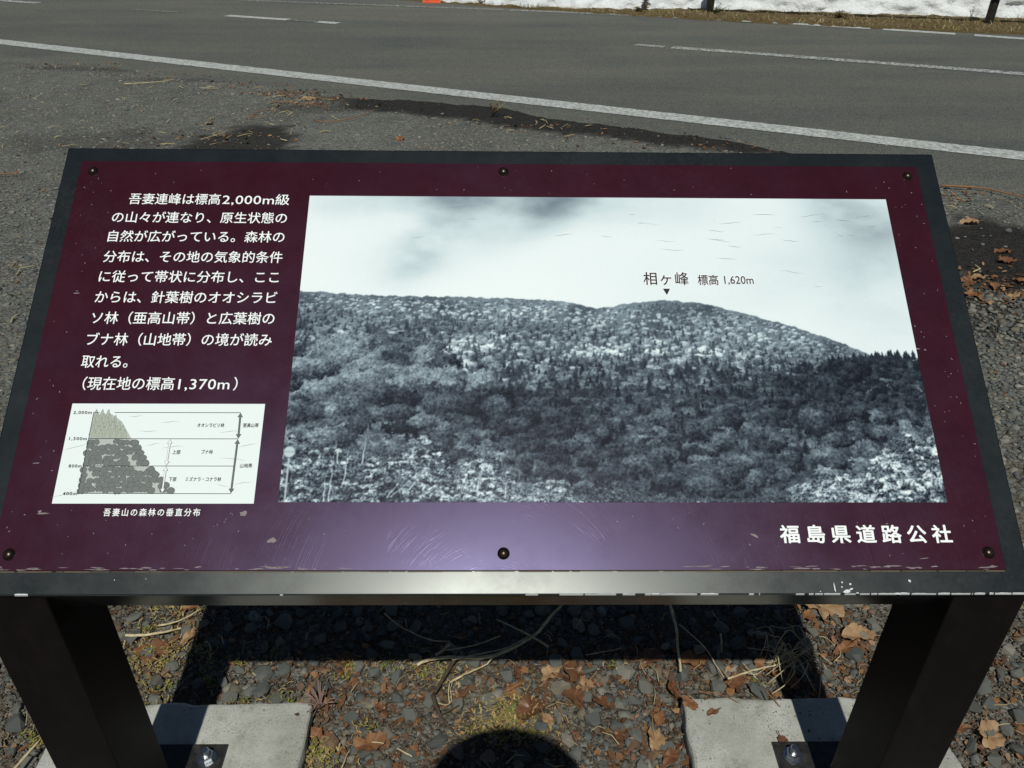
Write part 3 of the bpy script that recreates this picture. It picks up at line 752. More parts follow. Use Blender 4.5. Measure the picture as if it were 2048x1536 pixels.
# ---- lettering
def glyphs(text, size=1.0, bold=0.0, space=1.0):
    c = bpy.data.curves.new('lettering', 'FONT'); c.body = text; c.size = size; c.offset = bold; c.space_character = space; c.resolution_u = 3
    o = bpy.data.objects.new('lettering', c); COL.objects.link(o)
    bpy.context.view_layer.update()
    me = bpy.data.meshes.new_from_object(o.evaluated_get(bpy.context.evaluated_depsgraph_get()))
    bpy.data.objects.remove(o); bpy.data.curves.remove(c)
    return me
def glyph_faces(text, space):
    me = glyphs(text, 1.0, 0.0, space)
    r = [(v.co.x, v.co.y) for v in me.vertices], [tuple(p.vertices) for p in me.polygons]
    bpy.data.meshes.remove(me); return r
def letter(name, text, u0, u1, v, em, mat, w, parent=board, bold=.007, fit=True, up=None, space=1.0):
    me = glyphs(text, 1.0, 0.0, space)
    n = len(me.vertices); co = np.zeros(n*3, np.float32); me.vertices.foreach_get('co', co); co = co.reshape(-1, 3)
    if bold > 0:   # a heavier stroke: the same outline laid down several times round a small circle
        bpy.data.meshes.remove(me); me = None
        k_ = 6 if bold < .03 else 12
        one = glyph_faces(text, space); V0, F0 = one; Vs, Fs = [], []
        for i in range(k_+1):
            a = 2*math.pi*i/k_; d = 0 if i == k_ else bold
            Vs += [(x+d*math.cos(a), y+d*math.sin(a), i*.00035) for x, y in V0]; Fs += [tuple(q+i*len(V0) for q in f) for f in F0]
        me = bpy.data.meshes.new('lettering'); me.from_pydata(Vs, [], Fs); n = len(Vs); co = np.array(Vs, np.float32)
    lo, hi = co[:, 0].min(), co[:, 0].max()
    sx = (u1-u0)/(hi-lo) if fit else em
    q = np.zeros_like(co); X = u0+(co[:, 0]-lo)*sx
    y0 = co[:, 1].min() if up is None else up
    Y = v+(co[:, 1]-y0)*em; w = w+co[:, 2]*.02
    q[:, 0] = X; q[:, 1] = Y*ct-w*st; q[:, 2] = ZB+Y*st+w*ct
    me.vertices.foreach_set('co', q.ravel()); me.materials.clear(); me.materials.append(mat); me.update()
    o = bpy.data.objects.new(name, me); COL.objects.link(o); o.parent = parent
    return o
LINES = [('吾妻連峰は標高', -.6269, -.4752, .6392), ('級', -.3832, -.3599, .6392), ('の山々が連なり、原生状態の', -.6488, -.3606, .6030), ('自然が広がっている。森林の', -.6489, -.3611, .5664),
         ('分布は、その地の気象的条件', -.6494, -.3606, .5280), ('に従って帯状に分布し、ここ', -.6500, -.3626, .4912), ('からは、針葉樹のオオシラビ', -.6496, -.3620, .4540),
         ('ソ林（亜高山帯）と広葉樹の', -.6484, -.3622, .4170), ('ブナ林（山地帯）の境が読み', -.6493, -.3623, .3798), ('取れる。', -.6500, -.5790, .3420), ('（現在地の標高', -.6415, -.5030, .3055), ('）', -.4130, -.4070, .3055)]
EMB = -.085   # depth below the baseline of a full-height character
for t, a, b, v in LINES:
    letter('lettering', t, a, b, v, .0232, M_white, W0+.0003, up=EMB)
letter('lettering', '2,000m', -.4715, -.3855, .6408, .0238, M_white, W0+.0003, up=0, bold=.004, space=1.06)
letter('lettering', '1,370m', -.4965, -.4190, .3072, .0238, M_white, W0+.0003, up=0, bold=.004, space=1.06)
letter('lettering', '吾妻山の森林の垂直分布', -.5746, -.4368, .1110, .0122, M_white, W0+.0003, up=EMB, bold=.014, space=1.32)
letter('lettering', '福島県道路公社', .3969, .6465, .0722, .0275, M_white, W0+.0003, up=EMB, bold=.024, space=1.50)

# ---- landscape print
rgb = paint_landscape()
PH, PW = rgb.shape[:2]
uu_, vv_ = np.meshgrid(np.linspace(U0, U1, PW), np.linspace(V1, V0, PH))
w_ = W0+.0004
Pv = np.stack([uu_, vv_*ct-w_*st, ZB+vv_*st+w_*ct], -1).reshape(-1, 3)
i_ = np.arange((PH-1)*(PW-1)); r_ = i_//(PW-1); c_ = i_ % (PW-1); q_ = r_*PW+c_
Pf = np.stack([q_+PW, q_+PW+1, q_+1, q_], -1)
lin = np.where(rgb <= .04045, rgb/12.92, ((rgb+.055)/1.055)**2.4)*.96
M_print = NM('blue_grey_halftone_print', .29, .13)
M_print.color(M_print.attr('ink', 'Color')); M_print.b.inputs['Specular Tint'].default_value = (.85, .82, 1, 1)
_s = None
for _i, _ang in enumerate((20, 75, 140)):
    _n = M_print.ramp(M_print.noise(1.0, 2, .5, M_print.co((900, 14, 1), (0, 0, rad(_ang))), .4), [(.67, 0), (.76, 1)])
    _s = _n if _s is None else M_print.math('MAXIMUM', _s, _n)
M_print.bump(_s, .22, .001)
pic = np_mesh('landscape_print', Pv, Pf, M_print.m, board)
at = pic.data.color_attributes.new('ink', 'FLOAT_COLOR', 'POINT')
at.data.foreach_set('color', np.concatenate([lin.reshape(-1, 3), np.ones((PH*PW, 1))], 1).astype(np.float32).ravel())
pic['label'] = 'blue-grey photograph of a wooded mountain ridge'
wl_ = W0+.0009
letter('lettering', '相ヶ峰', .2252, .3007, .4905, .0262, M_halo, wl_-.0002, pic, bold=.075, up=EMB, space=1.12)
letter('lettering', '相ヶ峰', .2262, .2997, .4906, .0256, M_black, wl_, pic, bold=.010, up=EMB, space=1.12)
letter('lettering', '標高', .3135, .3487, .4905, .0212, M_halo, wl_-.0002, pic, bold=.075, up=EMB)
letter('lettering', '標高', .3145, .3482, .4907, .0206, M_black, wl_, pic, bold=.012, up=EMB)
letter('lettering', '1,620m', .3568, .4062, .4902, .0212, M_halo, wl_-.0002, pic, bold=.06)
letter('lettering', '1,620m', .3578, .4055, .4909, .0206, M_black, wl_, pic, bold=.008)
mesh_obj('marker_outline', flat_poly([(.2624,.4680),(.2714,.4868),(.2534,.4868)], wl_-.0002), [(0, 1, 2)], M_halo, pic)
mesh_obj('marker_triangle', flat_poly([(.2624,.4722),(.2682,.4838),(.2566,.4838)], wl_), [(0, 1, 2)], M_black, pic)

# ---- forest diagram
M_pap = mesh_obj('forest_diagram', flat_poly([(-.6507,.1294),(-.3617,.1294),(-.3617,.2834),(-.6507,.2834)], W0+.0003), [(0, 1, 2, 3)], M_paper, board)
M_pap['label'] = 'white chart of forest belts by height'
dg = M_pap
# pale slope ground behind the trees
mesh_obj('slope_drawing', flat_poly([(-.6161,.1443),(-.482,.1443),(-.505,.168),(-.532,.197),(-.553,.2272),(-.572,.255),(-.588,.266),(-.6161,.266)], W0+.0005), [tuple(range(8))], M_soil, dg)
def poly_set(name, polys, mat, w0, dw=1.2e-6):
    V, F = [], []
    for i, p in enumerate(polys):
        n0 = len(V); V += flat_poly(p, w0+i*dw); F.append(tuple(range(n0, n0+len(p))))
    return tag(mesh_obj(name, V, F, mat, dg), kind='stuff')
random.seed(11)
def slope_u(v):
    return float(np.interp(v, [.1443,.1485,.1605,.1743,.19,.2237,.2282,.2709], [-.479,-.483,-.496,-.511,-.5264,-.548,-.5554,-.5899]))
def bush(u, v, r): # round crown with a notch for the trunk below
    return [(u+r*1.12*math.cos(a)*(1+.05*math.sin(5*a+u*900)), v+r*math.sin(a)*(1+.05*math.sin(4*a+u*700))) for a in [rad(-70+d) for d in range(0, 321, 20)]]+[(u-.2*r, v-.72*r), (u+.2*r, v-.72*r)]
blk, fil = [], []
def bush_rows(v0, v1, step):
    v = v1
    while v > v0:
        u = -.6135
        lim = slope_u(v)
        while u < lim-.002:
            if random.random() > .10:
                r = random.uniform(.0042, .0053); uu = u+random.uniform(-.0014, .0014); vv = v+random.uniform(-.0022, .0022)
                fil.append((uu, vv, r))
            u += random.uniform(.0074, .0108)
        fil.append((lim, v-.0005, .0050)); v -= step
bush_rows(.1895, .2215, .0078); bush_rows(.1485, .1805, .0079)
V1_, F1_, V2_, F2_ = [], [], [], []
for i, (u, v, r) in enumerate(fil):
    w = W0+.00060+i*1.0e-6
    p = bush(u, v, r+.00035); n0 = len(V1_); V1_ += flat_poly(p, w); F1_.append(tuple(range(n0, n0+len(p))))
    p = bush(u, v, r-.0001); n0 = len(V2_); V2_ += flat_poly(p, w+5e-7); F2_.append(tuple(range(n0, n0+len(p))))
tag(mesh_obj('round_tree_outline', V1_, F1_, M_dout, dg), kind='stuff'); tag(mesh_obj('round_tree_drawing', V2_, F2_, M_dtree, dg), kind='stuff')
def fir(u, v, h):
    w = h*.34; P = [(u, v+h)]
    for k, (ww, vv) in enumerate([(.38,.72),(.22,.70),(.62,.45),(.40,.43),(.85,.18),(.6,.16),(1.0,.0)]): P.insert(0, (u-w*ww, v+h*vv)); P.append((u+w*ww, v+h*vv))
    return P
V1_, F1_, V2_, F2_ = [], [], [], []
i = 0
for row, v in enumerate([.2595,.2525,.2460,.2400,.2340,.2285]):
    u = -.6125+(row % 2)*.003; lim = slope_u(v+.007)-.001
    while u < lim:
        h = random.uniform(.0130, .0165); w = W0+.00060+i*1.2e-6; vv = v+random.uniform(-.001, .001)
        p = fir(u, vv-.0002, h+.0008); n0 = len(V1_); V1_ += flat_poly(p, w); F1_.append(tuple(range(n0, n0+len(p))))
        p = fir(u, vv, h-.0004); n0 = len(V2_); V2_ += flat_poly(p, w+6e-7); F2_.append(tuple(range(n0, n0+len(p))))
        i += 1; u += random.uniform(.0078, .0098)
tag(mesh_obj('fir_outline', V1_, F1_, M_arrow, dg), kind='stuff'); tag(mesh_obj('fir_drawing', V2_, F2_, M_gtree, dg), kind='stuff')
wd_ = W0+.00095
V, F = [], []
for (a, b) in [((-.585,.269),(-.3966,.2691)),((-.6161,.2276),(-.3957,.2276)),((-.6161,.1856),(-.3973,.1856)),((-.6161,.1443),(-.3962,.1440)),((-.6161,.2690),(-.6161,.1443)),((-.6161,.269),(-.607,.269))]:
    strip_poly(V, F, [a, b], .00075, wd_)
mesh_obj('ruled_lines', V, F, M_darr, dg)
def arrow(u0, v0, u1, v1, hw, sw, mat, out):
    hl = hw*1.75
    def shape(e, w):
        d = e*.9; s = sw+e; h = hw+e*1.9
        pts = [(u0, v0+d*1.7), (u0+h, v0-hl-e*.5), (u0+s, v0-hl-e*.5), (u1+s, v1+hl+e*.5), (u1+h, v1+hl+e*.5), (u1, v1-d*1.7), (u1-h, v1+hl+e*.5), (u1-s, v1+hl+e*.5), (u0-s, v0-hl-e*.5), (u0-h, v0-hl-e*.5)]
        return flat_poly(pts[::-1], w)
    o = mesh_obj('range_arrow', shape(0, wd_+.0001), [tuple(range(10))], out, dg)
    mesh_obj('range_arrow_fill', shape(-.00045, wd_+.0002), [tuple(range(10))], mat, dg)
arrow(-.3966,.2689,-.3957,.2280, .0040, .0014, M_arrow, M_darr); arrow(-.3960,.2270,-.3962,.1445, .0040, .0014, M_arrow, M_darr)
arrow(-.4955,.2268,-.4955,.1860, .0038, .0014, M_halo, M_arrow); arrow(-.4955,.1850,-.4953,.1447, .0038, .0014, M_halo, M_arrow)
for t, a, b, v in [('オオシラビソ林',-.4588,-.4186,.2457),('亜高山帯',-.3908,-.3676,.2457),('ブナ林',-.4472,-.4303,.2040),('山地帯',-.3878,-.3702,.1829),('上部',-.4897,-.4779,.2036),('下部',-.4887,-.4779,.1623),('ミズナラ・コナラ林',-.4646,-.4129,.1623)]:
    letter('lettering', t, a, b, v, .0072, M_black, wd_, dg, bold=.006, up=EMB)
for t, a, b, v in [('2,000m',-.6462,-.6190,.2665),('1,500m',-.6446,-.6187,.2252),('800m',-.6373,-.6183,.1831),('400m',-.6376,-.6178,.1417)]:
    letter('lettering', t, a, b, v, .0068, M_black, wd_, dg, bold=.008, space=1.2, up=-.01)

# ---- wear: hairline cracks in the print, scuffs on the plate, chips on the rim
random.seed(21)
def px_uv(pts): return pts
V, F = [], []
def crack(u, v, l, ang=0, amp=.0008, wd=.00045):
    n = 7; pts = []
    for i in range(n):
        s = i/(n-1)-.5
        pts.append((u+s*l*math.cos(ang)-math.sin(ang)*random.uniform(-amp, amp), v+s*l*math.sin(ang)+random.uniform(-amp, amp)+amp*2*math.sin(s*5+u*60)*.4))
    strip_poly(V, F, pts, lambda t: wd*.8*(.15+math.sin(math.pi*t)**2), W0+.0007)
for k in range(30):
    u = random.uniform(-.24, .63) if k > 14 else random.uniform(.3, .62)
    v = random.uniform(.49, .64)
    if random.random() < .5: v = random.uniform(.56, .64)
    if u > .42 and random.random() < .4: v = random.uniform(.42, .56)
    if .21 < u < .42 and v < .53: continue
    crack(u, v, random.uniform(.010, .045), random.uniform(-.15, .15), .0006, random.uniform(.00018, .00055))
for u, v, l in [(-.5,.254,.03),(-.553,.263,.02),(-.53,.24,.03),(-.49,.215,.035),(-.52,.219,.02),(-.38,.218,.03),(-.40,.196,.04),(-.38,.16,.03),(-.41,.156,.02),(-.633,.215,.04),(-.637,.1425,.035),(-.41,.239,.03)]:
    crack(u, v, l, random.uniform(-.3, .3), .0008, .0004)
tag(mesh_obj('hairline_crack', V, F, M_crack, board), kind='stuff')
def blotch(V, F, u, v, ru, rv, w, ang=0, n=9, jag=.45):
    n0 = len(V); c, s = math.cos(ang), math.sin(ang)
    for i in range(n):
        a = 2*math.pi*i/n; r = 1-jag*random.random(); x, y = ru*r*math.cos(a), rv*r*math.sin(a)
        V.append(PV(u+x*c-y*s, v+x*s+y*c, w))
    F.append(tuple(range(n0, n0+n)))
V, F = [], []
for k in range(150):
    z = random.random()
    if z < .40: u, v = random.uniform(-.70, .70), random.uniform(.038, .125)
    elif z < .56: u, v = random.uniform(-.70, .70), random.uniform(.665, .72)
    elif z < .78: u, v = random.uniform(-.71, -.655), random.uniform(.05, .7)
    else: u, v = random.uniform(.655, .71), random.uniform(.05, .7)
    blotch(V, F, u, v, random.uniform(.0006, .0026), random.uniform(.0003, .0010), W0+.0002, random.uniform(0, 3))
for k in range(70):   # worn foot of the plate
    blotch(V, F, random.uniform(-.715, -.2) if k % 2 else random.uniform(.25, .71), random.uniform(.0335, .0385)+.001, random.uniform(.003, .016), random.uniform(.0004, .0013), W0+.0002, random.uniform(-.05, .05), 11, .6)
for a, b, c, d, e in [(.640,.508,.011,.0016,0),(.6405,.500,.0014,.007,0),(.646,.476,.0055,.002,-.9),(.651,.379,.007,.0018,-.1),(.664,.377,.003,.0018,0),(-.68,.471,.009,.0014,.05),(-.685,.19,.008,.0012,.1),(-.66,.115,.012,.0022,.05),(.60,.05,.01,.001,.1),(-.375,.115,.008,.006,.2),(-.33,.076,.010,.006,.1),(-.665,.118,.004,.003,.3),(.36,.083,.010,.0025,-.5),(.46,.086,.006,.0028,-.7),(.555,.10,.003,.0012,0)]:
    blotch(V, F, a, b, c*.8, d*.8, W0+.0003, e, 10, .5)
tag(mesh_obj('scuff_mark', V, F, M_scuff, board), kind='stuff')
V, F = [], []
U = lambda x: (x-1007)/1432
segs = [(0,4,.3),(36,62,4.5),(560,566,.6),(1050,1075,.6),(1118,1232,1.3),(1245,1270,1.4),(1290,1395,2.3),(1402,1438,2.2),(1500,1510,1),(1520,1522,1.5),(1595,1650,1.1),(1652,1700,2.1),(1700,1760,1.3),(1762,1800,1.6),(1805,1826,3.2),(1830,1880,1.6),(1884,1955,2.6),(1958,2034,3.2),(2036,2070,3.6)]
pieces = []
for x0, x1, h in segs:
    if x1-x0 < 40 or h > 4: pieces.append((x0, x1, h)); continue
    x = x0
    while x < x1:
        l = random.uniform(6, 60); pieces.append((x, min(x1, x+l), h*random.choice([.3, .45, .7, .9, 1.1]))); x += l+random.choice([0, 0, 1, 3, 9])
for x0, x1, h in pieces:
    n = max(3, int((x1-x0)/6)); top = []
    for i in range(n+1): top.append((U(x0+(x1-x0)*i/n), .0002+.00042*h*random.uniform(.4, 1.05)*(math.sin(math.pi*(i+.4)/(n+.8))**.4)))
    n0 = len(V); V += [PV(top[0][0], .0012, .0003)]+[PV(a, b+.0012, .0003) for a, b in top]+[PV(top[-1][0], .0012, .0003)]
    V += []; F.append(tuple(range(n0, len(V)))[::-1])
    # the same chip turned over the edge
    n0 = len(V); V += [PV(top[0][0], .0012, .0003), PV(top[-1][0], .0012, .0003), PV(top[-1][0], -.0003, -.0018), PV(top[0][0], -.0003, -.0018)]; F.append((n0, n0+1, n0+2, n0+3))
for x, y, rx, ry, an in [(1675,1176,1.6,11,.08),(1698,1182,9,3.6,.1),(1708,1178,5,2,.4),(1692,1166,2.2,2.2,0),(1708,1169,2.6,2.6,0),(1645,1182,1.6,1,0),(1830,1163,3.6,3,0),(1690,1174,2,2,0),(1720,1185,4,1.4,0),(228,1160,1.2,1.2,0),(290,1158,1,1,0),(1800,1186,9,2,0)]:
    blotch(V, F, U(x), (1187-y)*.00077+.0005, rx/1432, ry*.00077, .0003, an, 9, .4)
tag(mesh_obj('paint_chip', V, F, M_chip, board), kind='stuff')

# ---- legs with base plates and anchor bolts
M_bplate = NM('black_steel_plate', .5, .4)
M_bplate.color(M_bplate.mix(M_bplate.ramp(M_bplate.noise(60, 5, .65), [(.4, 0), (.75, 1)]), (.012, .012, .013), (.045, .042, .036)))
M_bplate.bump(M_bplate.noise(300, 3), .15, .001); M_bplate = M_bplate.m
M_steel = NM('galvanised_steel', .28, .5, 1.0)
M_steel.color(M_steel.mix(M_steel.noise(120, 3), (.42, .44, .47), (.62, .64, .66))); M_steel = M_steel.m
nut_rot = {-1: .3, 1: .1}
for sx in (-1, 1):
    a, b = sorted((sx*.643, sx*.748))
    lg = bm_obj('leg', box_bm(a, b, .008, .132, .058, .757, .003, 2), M_leg, board)
    a, b = sorted((sx*.572, sx*.800))
    bp = bm_obj('base_plate', box_bm(a, b, -.09, .234, .0475, .0565, .0015, 1), M_bplate, lg)
    for vy in (.2, -.055):
        bt = bmesh.new()
        for prof, n, z in (([(.0, 0), (.0195, 0), (.0195, .0028), (0, .0028)], 28, .0565), ([(0, 0), (.0128, 0), (.0145, .0015), (.0145, .0115), (.0125, .0135), (0, .0135)], 6, .0593), ([(0, 0), (.0082, 0), (.0084, .012), (.0068, .0145), (0, .0148)], 18, .0728)):
            q = lathe_bm(prof, n, nut_rot[sx]+vy)
            me = bpy.data.meshes.new('t'); q.transform(Matrix.Translation((0, 0, z))); q.to_mesh(me); q.free(); bt.from_mesh(me); bpy.data.meshes.remove(me)
        bt.transform(Matrix.Translation((sx*.6035, vy, 0)))
        bo = bm_obj('anchor_bolt', bt, M_steel, lg)
        # pale ring of dust round each washer

# ================================================================= guardrail in front of the snow
M_post = NM('dark_brown_rail_paint', .6, .35)
M_post.color(M_post.mix(M_post.ramp(M_post.noise(14, 4), [(.35, 0), (.7, 1)]), (.012, .010, .008), (.035, .027, .020))); M_post = M_post.m
gr_ = empty('guardrail', (2.592, 12.228, gzf(2.592, 12.228)))
tag(gr_, 'dark brown guardrail standing in front of the snow bank', 'guardrail')
POSTS = [(-6.2, 15.3), (-3.1, 14.30), (-.179, 13.224), (2.592, 12.228), (5.9, 11.297), (9.1, 10.2)]
for x, y in POSTS:
    bm = lathe_bm([(.052, -.25), (.052, .64), (.048, .652), (0, .656)], 18)
    o = bm_obj('post', bm, M_post, gr_, True); o.location = Vector((x, y, gzf(x, y)))-gr_.location
Vr, Fr = [], []
sec = [(y_*.7, .325+(z_-.36)*.95) for y_, z_ in [(.0, .36), (-.035, .375), (-.055, .42), (-.035, .465), (-.005, .49), (-.035, .515), (-.055, .56), (-.035, .605), (0, .62), (.004, .62), (-.031, .60), (-.050, .56), (-.031, .52), (0, .49), (-.031, .46), (-.05, .42), (-.031, .38), (.004, .362)]]
xr = [p[0] for p in POSTS]; yr = [p[1] for p in POSTS]
n_ = 60; m_ = len(sec)
for i in range(n_+1):
    x = 2.38+7.6*i/n_; y = float(np.interp(x, xr, yr)); z = gzf(x, y)
    for dy, dz in sec: Vr.append(Vector((x-.02, y-.06+dy, z+dz))-gr_.location)
for i in range(n_):
    for j in range(m_): Fr.append((i*m_+j, i*m_+(j+1) % m_, (i+1)*m_+(j+1) % m_, (i+1)*m_+j))
mesh_obj('rail', Vr, Fr, M_post, gr_)

# ---- traffic cone
cone = empty('traffic_cone', (-1.26, 13.45, gzf(-1.26, 13.45)))
tag(cone, 'orange traffic cone standing at the far road edge against the snow', 'traffic cone')
M_or = NM('orange_plastic', .5, .4)
M_or.color(M_or.mix(M_or.noise(12, 4), (.62, .085, .02), (.72, .13, .035))); M_or = M_or.m
M_refl = NM('white_reflective_band', .4, .5, 0, (.7, .7, .7)).m
bm_obj('base', box_bm(-.135, .135, -.135, .135, 0, .035, .012, 2), M_or, cone)
bm_obj('cone_body', lathe_bm([(.115, .034), (.105, .06), (.03, .68), (.022, .70), (0, .70)], 24), M_or, cone, True)
for z0 in (.24, .45):
    r = lambda z: .105-(z-.06)*.075/.62+.002
    bm_obj('reflective_band', lathe_bm([(r(z0), z0), (r(z0+.1), z0+.1)], 24), M_refl, cone, True)

# ================================================================= withered grass, moss, leaf litter
def M_plant(name, stops, rough=.7, which='island', trans=.0):
    k = NM(name, rough, .25); r = k.island() if which == 'island' else k.rand()
    c = k.ramp(r, stops)
    k.color(k.mix(.5, c, k.ramp(k.noise(120, 3), [(.25, .65), (.75, 1.3)]), 'MULTIPLY'))
    return k.m
M_straw = M_plant('bleached_straw', [(0, (.30, .23, .10)), (.4, (.40, .33, .17)), (.8, (.52, .45, .27)), (1, (.24, .17, .07))])
M_moss = M_plant('moss_and_small_weeds', [(0, (.10, .125, .018)), (.4, (.16, .18, .030)), (.7, (.24, .23, .05)), (1, (.08, .11, .02))])
M_dry = M_plant('dry_moss', [(0, (.20, .13, .045)), (.5, (.33, .24, .09)), (1, (.42, .33, .15))])
M_lit = M_plant('brown_leaf_litter', [(0, (.06, .034, .022)), (.35, (.11, .058, .030)), (.65, (.165, .078, .036)), (.8, (.23, .11, .045)), (.92, (.32, .20, .11)), (1, (.12, .08, .05))])
def blades(name, pts, mat, label):
    """pts: x, y, z, length, lean direction, lean, width"""
    V, F = [], []
    for x, y, z, L, a, le, wd in pts:
        c, s = math.cos(a), math.sin(a); n0 = len(V)
        for t in (0, .5, 1):
            h = L*math.sin(le)*t*(1-.25*t); d = L*math.cos(le)*t; w = wd*(1-.75*t)
            V.append((x+c*d-s*w, y+s*d+c*w, z+h)); V.append((x+c*d+s*w, y+s*d-c*w, z+h))
        F += [(n0, n0+1, n0+3, n0+2), (n0+2, n0+3, n0+5, n0+4)]
    o = mesh_obj(name, V, F, mat); tag(o, label, kind='stuff'); return o
random.seed(31)
pts = []
for i in range(9000):
    x = random.uniform(-5, 8); a = float(far_edge(x)); b = float(max(snow_foot(x), far_edge(x)+.04))+.06
    y = a+.03+(b-a-.03)*random.random()**(.8)
    pts.append((x, y, gzf(x, y)+.02, random.uniform(.03, .12), random.uniform(0, 6.28), random.uniform(.05, .9), random.uniform(.0012, .004)))
blades('withered_grass', pts, M_straw, 'withered grass and straw along the snow foot')
pts = []
for i in range(2600):
    x = random.uniform(-5, 8); a = float(far_edge(x)); b = float(max(snow_foot(x), far_edge(x)+.04))
    y = random.uniform(a, b+.04)
    if noise.noise(Vector((x*1.8, y, 0))) < .05: continue
    pts.append((x, y, gzf(x, y)+.02, random.uniform(.03, .11), random.uniform(0, 6.28), random.uniform(.5, 1.4), random.uniform(.002, .005)))
blades('green_grass', pts, M_moss, 'new green grass tufts at the snow foot')
V, F = [], []
def flake(V, F, x, y, z, r, curl=.35, n=6, el=1.5):
    n0 = len(V); a0 = random.uniform(0, 6.28); c, s = math.cos(a0), math.sin(a0); tx, ty = random.gauss(0, .35), random.gauss(0, .35)
    V.append((x, y, z+r*.15))
    for i in range(n):
        a = 2*math.pi*i/n; q = r*random.uniform(.55, 1.15); px, py = q*math.cos(a)*el, q*math.sin(a)
        V.append((x+px*c-py*s, y+px*s+py*c, z+tx*px+ty*py+curl*random.uniform(-.4, .6)*r))
    for i in range(n): F.append((n0, n0+1+i, n0+1+(i+1) % n))
CL = [(.15,1.24,.07,150),(.12,1.27,.06,60),(.33,1.30,.07,80),(.42,1.29,.05,40),(.53,1.25,.07,60),(.60,1.27,.06,50),(.83,1.35,.06,110),(.78,1.45,.05,50),(.85,1.31,.05,60),(.31,1.11,.09,110),(.26,1.06,.07,60),(.37,1.08,.06,60),(.24,1.17,.09,70),
      (-.38,1.26,.05,110),(-.43,1.23,.05,60),(-.28,1.15,.06,50),(-.11,1.20,.06,50),(-.19,1.18,.05,30),(-.29,1.07,.05,40),(-.42,1.11,.04,60),(-.20,1.05,.05,40),(-.87,1.30,.07,50),(-.79,1.43,.06,30),(1.02,1.11,.09,110),(1.08,1.19,.10,60),(1.15,1.35,.12,50),(.40,1.16,.03,60),(.395,1.05,.03,60),(.60,1.19,.08,50),(.69,1.21,.06,50),(.0,1.22,.05,30),(.78,1.21,.04,40),(-1.0,1.05,.04,30)]
random.seed(41)
for x, y, s, n in CL:
    for i in range(int(n*.62)):
        px, py = random.gauss(x, s), random.gauss(y, s*.8); r = random.uniform(.0028, .0085)*(1.25 if random.random() < .15 else 1)
        inside = bool(on_foot(np.array([px]), np.array([py]))[0])
        if inside and random.random() < .93: continue
        flake(V, F, px, py, (.049 if inside else gzf(px, py)+random.uniform(-.001, .010)), r*(.7 if inside else 1))
for i in range(1500):
    px, py = random.uniform(-1.5, 1.6), random.uniform(.9, 1.6)
    if on_foot(np.array([px]), np.array([py]))[0]: continue
    flake(V, F, px, py, random.uniform(.0, .010), random.uniform(.002, .007))
for x, y, sx, sy, n in [(2.15,3.42,.22,.12,200),(2.1,3.3,.2,.10,120),(-1.85,7.3,.22,.08,120),(-1.65,7.12,.2,.07,100),(-2.1,5.8,.3,.15,60),(.9,5.98,.6,.25,60),(.4,6.2,.5,.12,40),(-4.2,8.5,.6,.1,80),(-3.3,8.1,.4,.1,60),(-1.6,6.85,.25,.08,80),(1.4,5.7,.3,.08,50),(-2.3,7.6,.3,.1,60),(-2.6,5.8,.6,.4,60),(2.6,4.7,.25,.1,60),(2.0,2.6,.5,.5,60),(-2.2,4.5,.8,.9,110)]:
    for i in range(n):
        px, py = random.gauss(x, sx), random.gauss(y, sy)
        flake(V, F, px, py, gzf(px, py)+random.uniform(.004, .012), random.uniform(.004, .013))
tag(mesh_obj('leaf_litter', V, F, M_lit), 'scraps of brown dead leaves among the gravel', kind='stuff')

MOSS = [(-.881,1.371),(-.867,1.283),(-.888,1.268),(-.847,1.312),(-.803,1.305),(-.809,1.27),(-.824,1.214),(-.8,1.181),(-.773,1.202),(-.398,1.04),(-.373,1.024),(-.417,1.057),(-.005,1.155),(.006,1.137),(-.027,1.117),(.017,1.149),(-.07,1.105),(-.372,1.27),(-.371,1.242),(-.301,1.107),(-.208,1.273),(-.2,1.252),(-.284,1.271),(-.153,1.253),(.254,1.287),(-1.028,1.078),(-1.009,1.06),(-.847,1.451),(-.882,1.443),(-.932,1.458),(-.635,1.28),(-.516,1.179),(.579,1.23),(-.70,1.26),(-.73,1.30),(-.68,1.22),(-.55,1.30),(-.60,1.16),(-.48,1.16),(.03,1.10),(.06,1.09),(-.02,1.09),(.41,1.10),(-.44,1.00)]
V, F = [], []; V2, F2 = [], []
random.seed(43)
for i, (x, y) in enumerate(MOSS):
    big = 1.6 if i in (12, 13, 14, 15, 9, 10) else 1.0
    for j in range(int(16*big)):
        px, py = random.gauss(x, .011*big), random.gauss(y, .009*big); z = random.uniform(.006, .020); r = random.uniform(.0022, .0048)
        n0 = len(V); a = random.uniform(0, 6.28); c, s = math.cos(a), math.sin(a); tl = random.uniform(-.2, .9)
        for u, v in ((-1.3, 0), (0, -.55), (1.2, 0), (0, .55)):
            V.append((px+(u*c-v*s)*r, py+(u*s+v*c)*r, z+u*r*tl))
        F.append((n0, n0+1, n0+2, n0+3))
    for j in range(int(11*big)):
        px, py = random.gauss(x, .022*big), random.gauss(y, .016*big); L = random.uniform(.006, .02); a = random.uniform(0, 6.28); z = random.uniform(.002, .016)
        n0 = len(V2); w = random.uniform(.0005, .0013); le = random.uniform(-.1, .6)
        for t in (0, .5, 1):
            d = L*t; bx = .25*L*math.sin(3.1*t)
            for sg in (-1, 1):
                V2.append((px+math.cos(a)*d-math.sin(a)*(bx+sg*w), py+math.sin(a)*d+math.cos(a)*(bx+sg*w), z+L*le*t*(1-.5*t)))
        F2 += [(n0, n0+1, n0+3, n0+2), (n0+2, n0+3, n0+5, n0+4)]
